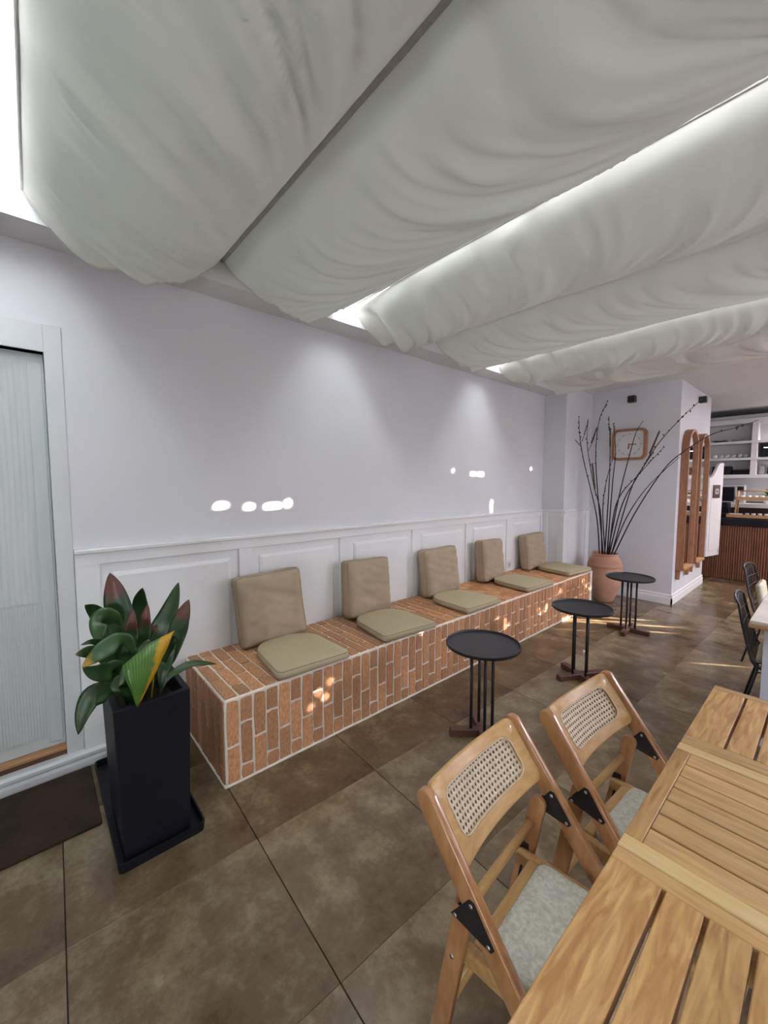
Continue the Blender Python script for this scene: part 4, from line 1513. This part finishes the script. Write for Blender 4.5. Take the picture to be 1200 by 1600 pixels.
# ================================================================== KITCHEN
KX0, KX1, KY = 0.35, 4.2, 8.36
ct = thing('bar_counter', ((KX0 + KX1) / 2, KY + 0.3, 0), 'bar counter faced with narrow reddish wooden slats', 'counter')
MB().box((KX0 - 2.275, -0.278, 0.0), (KX1 - 2.275, 0.3, 0.872)).build('body', M_DARKW, ct)
slat_me = MB().box((-0.011, -0.010, 0.0), (0.011, 0.010, 0.862), 0.003).mesh('slat')
slat_me.materials.append(M_SLAT)
x = KX0 + 0.02
ns = 0
while x < KX1 and ns < 130:
    o = link('slat', slat_me, None, ct, (x - 2.275, -0.289, 0.006))
    x += 0.0295
    ns += 1
tag(MB().box((KX0 - 0.02, KY - 0.03, 0.873), (KX1 + 0.02, KY + 0.64, 0.985), 0.004).build('counter_top', M_BLACK2), 'thick black worktop slab on the slatted bar counter', 'worktop')
# white shelving
sh = thing('wall_shelving', (2.275, 9.5, 0), 'white open shelving covering the far kitchen wall', 'shelving')
SX0, SX1, SY0, SY1 = 0.4, 4.2, 9.28, 9.62


def sb(name, x0, x1, y0, y1, z0, z1, m_=M_WHITE):
    return MB().box((x0 - 2.275, y0 - 9.5, z0), (x1 - 2.275, y1 - 9.5, z1), 0.002).build(name, m_, sh)


sb('back_panel', SX0, SX1, SY1, SY1 + 0.02, 1.22, 2.66)
for z0, z1 in ((1.635, 1.695), (1.945, 1.985), (2.235, 2.275), (2.575, 2.66)):
    sb('shelf', SX0, SX1, SY0, SY1, z0, z1)
for x0 in (0.4, 1.655, 2.90, 4.12):
    for z0, z1 in ((1.6955, 1.9445), (1.9855, 2.2345), (2.2755, 2.5745)):
        sb('upright', x0, x0 + 0.08, SY0 + 0.004, SY1, z0, z1)
sb('light_cornice', SX0, SX1, SY0 - 0.06, SY1, 2.661, 2.71, M_GREY)
kb = thing('back_counter', (2.275, 9.6, 0), 'white back counter under the kitchen shelving', 'counter')
MB().box((-1.875, -0.48, 0.0), (1.925, 0.1, 1.13)).build('body', M_DARKW, kb)
MB().box((-1.895, -0.52, 1.131), (1.945, 0.1, 1.20), 0.003).build('top', M_WHITE, kb)
# microwave
mw = thing('microwave', (1.43, 9.32, 1.201), 'silver microwave oven on the white back counter', 'microwave')
MB().box((-0.19, -0.15, 0.0), (0.19, 0.15, 0.31), 0.006).build('body', M_SILVER, mw)
MB().box((-0.175, -0.156, 0.03), (0.055, -0.150, 0.28), 0.002).build('door', M_GLASSD, mw)
MB().box((0.095, -0.154, 0.21), (0.175, -0.150, 0.285)).build('display', M_GLASSD, mw)
MB().box((0.07, -0.170, 0.05), (0.082, -0.150, 0.26), 0.003).build('handle', M_SILVER, mw)


def cup(loc, label, r=0.04, h=0.075, m_=M_CERAM, grp='white cups on the kitchen shelf', cat='cup', nm='cup', handle=True):
    t = thing(nm, loc, label, cat, grp)
    o = MB().lathe([(0.0, 0.0), (r * 0.6, 0.0), (r * 0.92, h * 0.4), (r, h), (r * 0.93, h), (r * 0.84, h * 0.4), (0.0, h * 0.12)], 20, cap=False).build('bowl', m_, t, smooth=True)
    if handle:
        MB().tube([(r * 0.9, 0, h * 0.8), (r * 1.45, 0, h * 0.7), (r * 1.45, 0, h * 0.35), (r * 0.85, 0, h * 0.25)], r * 0.12, 6).build('handle', m_, t, smooth=True)
    return t


words = ['leftmost', 'second', 'third', 'fourth', 'fifth', 'sixth']
for k in range(6):
    cup((1.16 + k * 0.085, 9.40 + 0.02 * (k % 2), 1.986), words[k] + ' white cup in the row on the middle kitchen shelf', 0.036, 0.07)
for k in range(4):
    cup((1.13 + k * 0.13, 9.50, 2.276), '%s short glass on the top kitchen shelf' % words[k], 0.03, 0.05, M_GREY, 'glasses on the top kitchen shelf', 'glass', 'short_glass', False)
for k, (x, y) in enumerate(((1.22, 9.42), (1.52, 9.44))):
    tag(MB().lathe([(0, 0), (0.05, 0), (0.12, 0.018), (0.115, 0.022), (0.05, 0.006), (0, 0.006)], 28, cap=False).build('plate', M_BLACK if k == 0 else M_GREY, loc=(x, y - 0.02, 2.276), smooth=True),
        ('black plate' if k == 0 else 'grey plate') + ' lying on the upper kitchen shelf', 'plate')
tag(MB().box((-0.13, -0.11, 0), (0.13, 0.11, 0.15), 0.006).build('storage_box', M_BLACK2, loc=(1.27, 9.43, 1.696)), 'black storage box on the lowest kitchen shelf', 'box')
for k in range(3):
    tag(MB().prism(rrect(0.22, 0.24, 0.02, 3), 'z', 0, 0.026, 0.004).build('black_tray', M_BLACK2, loc=(1.53, 9.43, 1.696 + k * 0.03)),
        ('lowest', 'middle', 'top')[k] + ' tray of the black stack on the lowest kitchen shelf', 'tray', 'stacked black trays')
# screen; its reflected lamp line is a separate glowing strip
sc_ = thing('screen', (2.02, 9.40, 1.986), 'black screen standing in the right-hand kitchen shelf bay', 'screen')
MB().box((-0.26, -0.02, 0.0), (0.26, 0.02, 0.235), 0.004).build('housing', M_BLACK2, sc_)
MB().box((-0.245, -0.022, 0.012), (0.245, -0.02, 0.223)).build('display', M_GLASSD, sc_)
for k in range(3):
    tag(MB().lathe([(0, 0), (0.035, 0), (0.038, 0.02), (0.038, 0.11), (0.028, 0.13), (0.028, 0.15), (0, 0.15)], 18, cap=False).build('jar', (M_GREY, M_BRANCH, M_OAK)[k], loc=(1.80 + k * 0.10, 9.42, 1.696), smooth=True),
        ('grey jar', 'dark jar', 'wood-coloured canister')[k] + ' on the lowest shelf of the right bay', 'jar')
# bamboo rack on the worktop
rk = thing('serving_rack', (1.80, 8.62, 0.986), 'two-tier bamboo serving rack standing on the black worktop', 'rack')
for s in (-1, 1):
    for (y0, y1) in ((-0.12, 0.02), (0.16, 0.06)):
        MB().tube([(s * 0.21, y0, 0.012), (s * 0.19, y1, 0.44)], 0.012, 8).build('post', M_BAMBOO, rk, smooth=True)
for z, y0, y1, hx_ in ((0.012, -0.17, 0.17, 0.30), (0.29, -0.09, 0.13, 0.21)):
    sf = MB().box((-hx_, y0, z), (hx_, y1, z + 0.012)).build('tier', M_BAMBOO, rk)
    MB().box((-hx_, y0, z + 0.012), (hx_, y0 + 0.01, z + 0.05)).build('lip', M_BAMBOO, sf)
    for s in (-1, 1):
        MB().box((s * hx_ - 0.005, y0, z + 0.012), (s * hx_ + 0.005, y1, z + 0.05)).build('lip', M_BAMBOO, sf)
MB().tube([(-0.195, 0.03, 0.435), (0.195, 0.03, 0.435)], 0.010, 8).build('top_bar', M_BAMBOO, rk, smooth=True)
tag(MB().prism(rrect(0.15, 0.13, 0.012, 3), 'z', 0, 0.05, 0.006).build('white_dish', M_CERAM, loc=(1.61, 8.53, 1.0115)), 'white square dish on the lower tier of the rack', 'dish')
for k in range(4):
    cup((1.74 + k * 0.075, 8.53, 1.0115), '%s small glass on the lower tier of the rack' % words[k], 0.027, 0.06, M_GREY, 'small glasses on the serving rack', 'glass', 'small_glass', False)
for k in range(5):
    cup((1.66 + k * 0.078, 8.62, 1.2895), '%s white cup on the upper tier of the rack' % words[k], 0.033, 0.06, M_CERAM, 'white cups on the serving rack')
# coffee machine and potted plant on the worktop
cm = thing('coffee_machine', (1.22, 8.80, 0.986), 'black coffee machine on the worktop behind the swing door', 'coffee machine')
MB().box((-0.22, -0.14, 0.0), (0.26, 0.16, 0.06), 0.008).build('drip_tray', M_BLACK2, cm)
MB().box((-0.22, 0.0, 0.06), (0.26, 0.16, 0.20), 0.008).build('column', M_BLACK2, cm)
MB().box((-0.22, -0.14, 0.15), (0.26, 0.16, 0.24), 0.012).build('head', M_BLACK2, cm)
MB().tube([(0.02, -0.06, 0.15), (0.02, -0.06, 0.12)], 0.03, 14).build('group_head', M_STEEL, cm, smooth=True)
MB().tube([(0.02, -0.06, 0.125), (0.02, -0.20, 0.115)], 0.012, 8).build('handle', M_BLACK, cm, smooth=True)
pl = thing('potted_fern', (1.92, 9.19, 1.2015), 'small green potted plant on the white back counter', 'plant')
MB().lathe([(0, 0), (0.055, 0), (0.075, 0.13), (0.068, 0.13), (0.06, 0.10), (0, 0.10)], 20, cap=False).build('pot', M_CERAM, pl, smooth=True)
rf_ = random.Random(4)
frond_meshes = []
for k in range(26):
    a = rf_.uniform(0, 2 * math.pi)
    L_ = rf_.uniform(0.14, 0.27)
    el = rf_.uniform(0.5, 1.25)
    mb = MB()
    rows = []
    for i in range(9):
        f = i / 8
        r = L_ * f * math.cos(el)
        z = 0.11 + L_ * f * math.sin(el) - 0.10 * f * f
        wv = 0.014 * math.sin(math.pi * min(1, f + 0.08)) + 0.001
        d = Vector((math.cos(a), math.sin(a), 0))
        s = Vector((-d.y, d.x, 0))
        rows.append([d * r + Vector((0, 0, z)) - s * wv, d * r + Vector((0, 0, z + 0.003)), d * r + Vector((0, 0, z)) + s * wv])
    mb.grid(rows)
    mb.build('frond', M_GREEN, pl, smooth=True)

# ceiling lamps added as fill light for the kitchen (outside the picture, to the right)
for (x, y, e, lab) in ((3.3, 9.0, 90, 'added round fill lamp on the ceiling over the bar counter'), (3.4, 6.8, 18, 'added round fill lamp on the ceiling before the bar counter')):
    t = thing('fill_ceiling_lamp', (x, y, ZC - 0.05), lab, 'lamp', 'added ceiling fill lamps')
    MB().lathe([(0, 0.02), (0.19, 0.02), (0.20, 0.03), (0.20, 0.0495), (0, 0.0495)], 32, cap=False).build('housing', M_WHITE, t, smooth=False)
    MB().lathe([(0, 0.012), (0.17, 0.012), (0.18, 0.0195), (0, 0.0195)], 32, cap=False).build('diffuser', emis('fill_glow', (1.0, 0.93, 0.90), 6.0), t)
    ld = bpy.data.lights.new('fill_light', 'AREA')
    ld.shape = 'DISK'
    ld.size = 0.34
    ld.energy = e
    ld.color = (1.0, 0.92, 0.92)
    lo = bpy.data.objects.new('fill_light', ld)
    COL.objects.link(lo)
    lo.parent = t
    lo.location = (0, 0, 0.008)
# pendants added outside the picture to brighten the bench and lower walls
for (x, y, e, lab) in ((4.3, 3.9, 36, 'added pendant fill lamp hanging nearer the front wall'), (4.3, 4.9, 74, 'added pendant fill lamp hanging nearer the bar')):
    t = thing('fill_pendant', (x, y, 2.28), lab, 'lamp', 'added pendant fill lamps')
    MB().lathe([(0.0, 0.12), (0.05, 0.12), (0.19, 0.02), (0.20, 0.0), (0.19, 0.004), (0.05, 0.10), (0.0, 0.10)], 32, cap=False).build('shade', M_WHITE, t, smooth=True)
    MB().tube([(0, 0, 0.12), (0, 0, 0.36)], 0.004, 6).build('cord', M_BLACK, t)
    ld = bpy.data.lights.new('fill_light', 'AREA')
    ld.shape = 'DISK'
    ld.size = 0.34
    ld.energy = e
    ld.color = (0.88, 0.85, 1.0)
    lo = bpy.data.objects.new('fill_light', ld)
    COL.objects.link(lo)
    lo.parent = t
    lo.location = (0, 0, 0.006)
# glowing strip standing in for a lamp's reflection on the screen
t = thing('screen_glint', (2.05, 9.30, 2.10), 'thin glowing strip standing in for a reflection on the black screen', 'lamp')
MB().tube([(-0.24, 0, 0.045), (0.24, 0, 0.045)], 0.005, 8).build('tube', emis('glint_glow', (1.0, 1.0, 1.0), 5.0), t, smooth=True)
for s in (-1, 1):
    MB().tube([(s * 0.23, 0, 0.045), (s * 0.23, 0.085, 0.045)], 0.006, 6).build('arm', M_STEEL, t, smooth=True)

# ================================================================== FAR TABLE AND WIRE CHAIRS
ft = thing('stone_table', (2.80, 3.65, 0), 'pale stone-topped table at the right edge', 'table')
MB().box((-0.42, -0.55, 0.735), (0.42, 0.55, 0.755), 0.003).build('top', M_STONE, ft)
MB().box((-0.425, -0.555, 0.712), (0.425, 0.555, 0.7345), 0.003).build('edging', M_BAMBOO, ft)
MB().box((-0.36, -0.50, 0.0), (0.36, -0.46, 0.7115), 0.003).build('end_panel', M_LAV, ft)
MB().box((-0.36, 0.46, 0.0), (0.36, 0.50, 0.7115), 0.003).build('end_panel', M_LAV, ft)


def wire_chair():
    t = thing('wire_chair', (0, 0, 0), 'x', 'chair', 'black wire chairs at the stone table')
    # shell of rods: seat and back in one curve, facing +x
    W = 0.22
    prof = [(0.00, 0.80), (0.03, 0.66), (0.06, 0.55), (0.085, 0.47), (0.13, 0.435), (0.25, 0.425), (0.40, 0.435)]
    prof = [(v.x, v.y) for v in catmull([(a, b, 0) for a, b in prof], 24)]

    def wid(i):
        f = i / 24
        return W * (0.80 + 0.25 * math.sin(math.pi * min(1, f * 1.15)))
    rim = []
    for i, (x_, z_) in enumerate(prof):
        rim.append(Vector((x_ + 0.0, -wid(i), z_)))
    back_rim = [Vector((prof[0][0] - 0.03 * math.sin(math.pi * k / 12), -wid(0) * math.cos(math.pi * k / 12), prof[0][1] + 0.035 * math.sin(math.pi * k / 12))) for k in range(13)]
    full = rim[::-1] + back_rim[1:] + [Vector((p.x, -p.y, p.z)) for p in rim[1:]]
    full.append(full[0])
    MB().tube(full, 0.008, 8).build('rim', M_BLACK, t, smooth=True)
    for s in range(-4, 5):
        f = s / 5
        MB().tube([(x_ - 0.02 * (1 - f * f) * max(0, 1 - i / 8), wid(i) * f, z_ + (0.03 * (1 - f * f) if i == 0 else 0)) for i, (x_, z_) in enumerate(prof)], 0.003, 5).build('wire', M_BLACK, t, smooth=True)
    for i in range(2, 24, 2):
        x_, z_ = prof[i]
        MB().tube([(x_ - 0.02 * (1 - (k / 3) ** 2) * max(0, 1 - i / 8), wid(i) * k / 3, z_) for k in range(-3, 4)], 0.003, 5).build('wire', M_BLACK, t, smooth=True)
    for s in (-1, 1):
        MB().tube([(0.02, s * 0.20, 0.008), (0.10, s * 0.18, 0.40), (0.36, s * 0.18, 0.405), (0.44, s * 0.20, 0.008)], 0.008, 8).build('leg_frame', M_BLACK, t, smooth=True)
    MB().tube([(0.10, -0.18, 0.40), (0.10, 0.18, 0.40)], 0.007, 8).build('stretcher', M_BLACK, t, smooth=True)
    MB().tube([(0.36, -0.18, 0.405), (0.36, 0.18, 0.405)], 0.007, 8).build('stretcher', M_BLACK, t, smooth=True)
    MB().box((0.095, -0.17, 0.452), (0.40, 0.17, 0.485), 0.012, seg=3).build('seat_pad', M_BEIGE, t)
    return t


w1 = wire_chair()
w1.location = (2.30, 3.44, 0)
w1.rotation_euler = (0, 0, R(3))
w1['label'] = 'black wire chair tucked under the near side of the stone table'
w2 = copy_tree(w1)
w2.location = (2.20, 4.75, 0)
w2.rotation_euler = (0, 0, R(-4))
w2['label'] = 'black wire chair farther back beyond the stone table'
bp_ = thing('back_pad', (2.305, 4.75, 0.49), 'beige cushion standing on the farther wire chair', 'cushion')
autosmooth(MB().box((-0.02, -0.15, 0.002), (0.025, 0.15, 0.20), 0.018, seg=3, mtx=Matrix.Rotation(R(-10), 4, 'Y')).build('cover', M_BEIGE, bp_), 60)
MB().tube([(-0.030, -0.14, 0.198), (-0.030, 0.14, 0.198)], 0.003, 5).build('piping', M_PIPE, bp_)
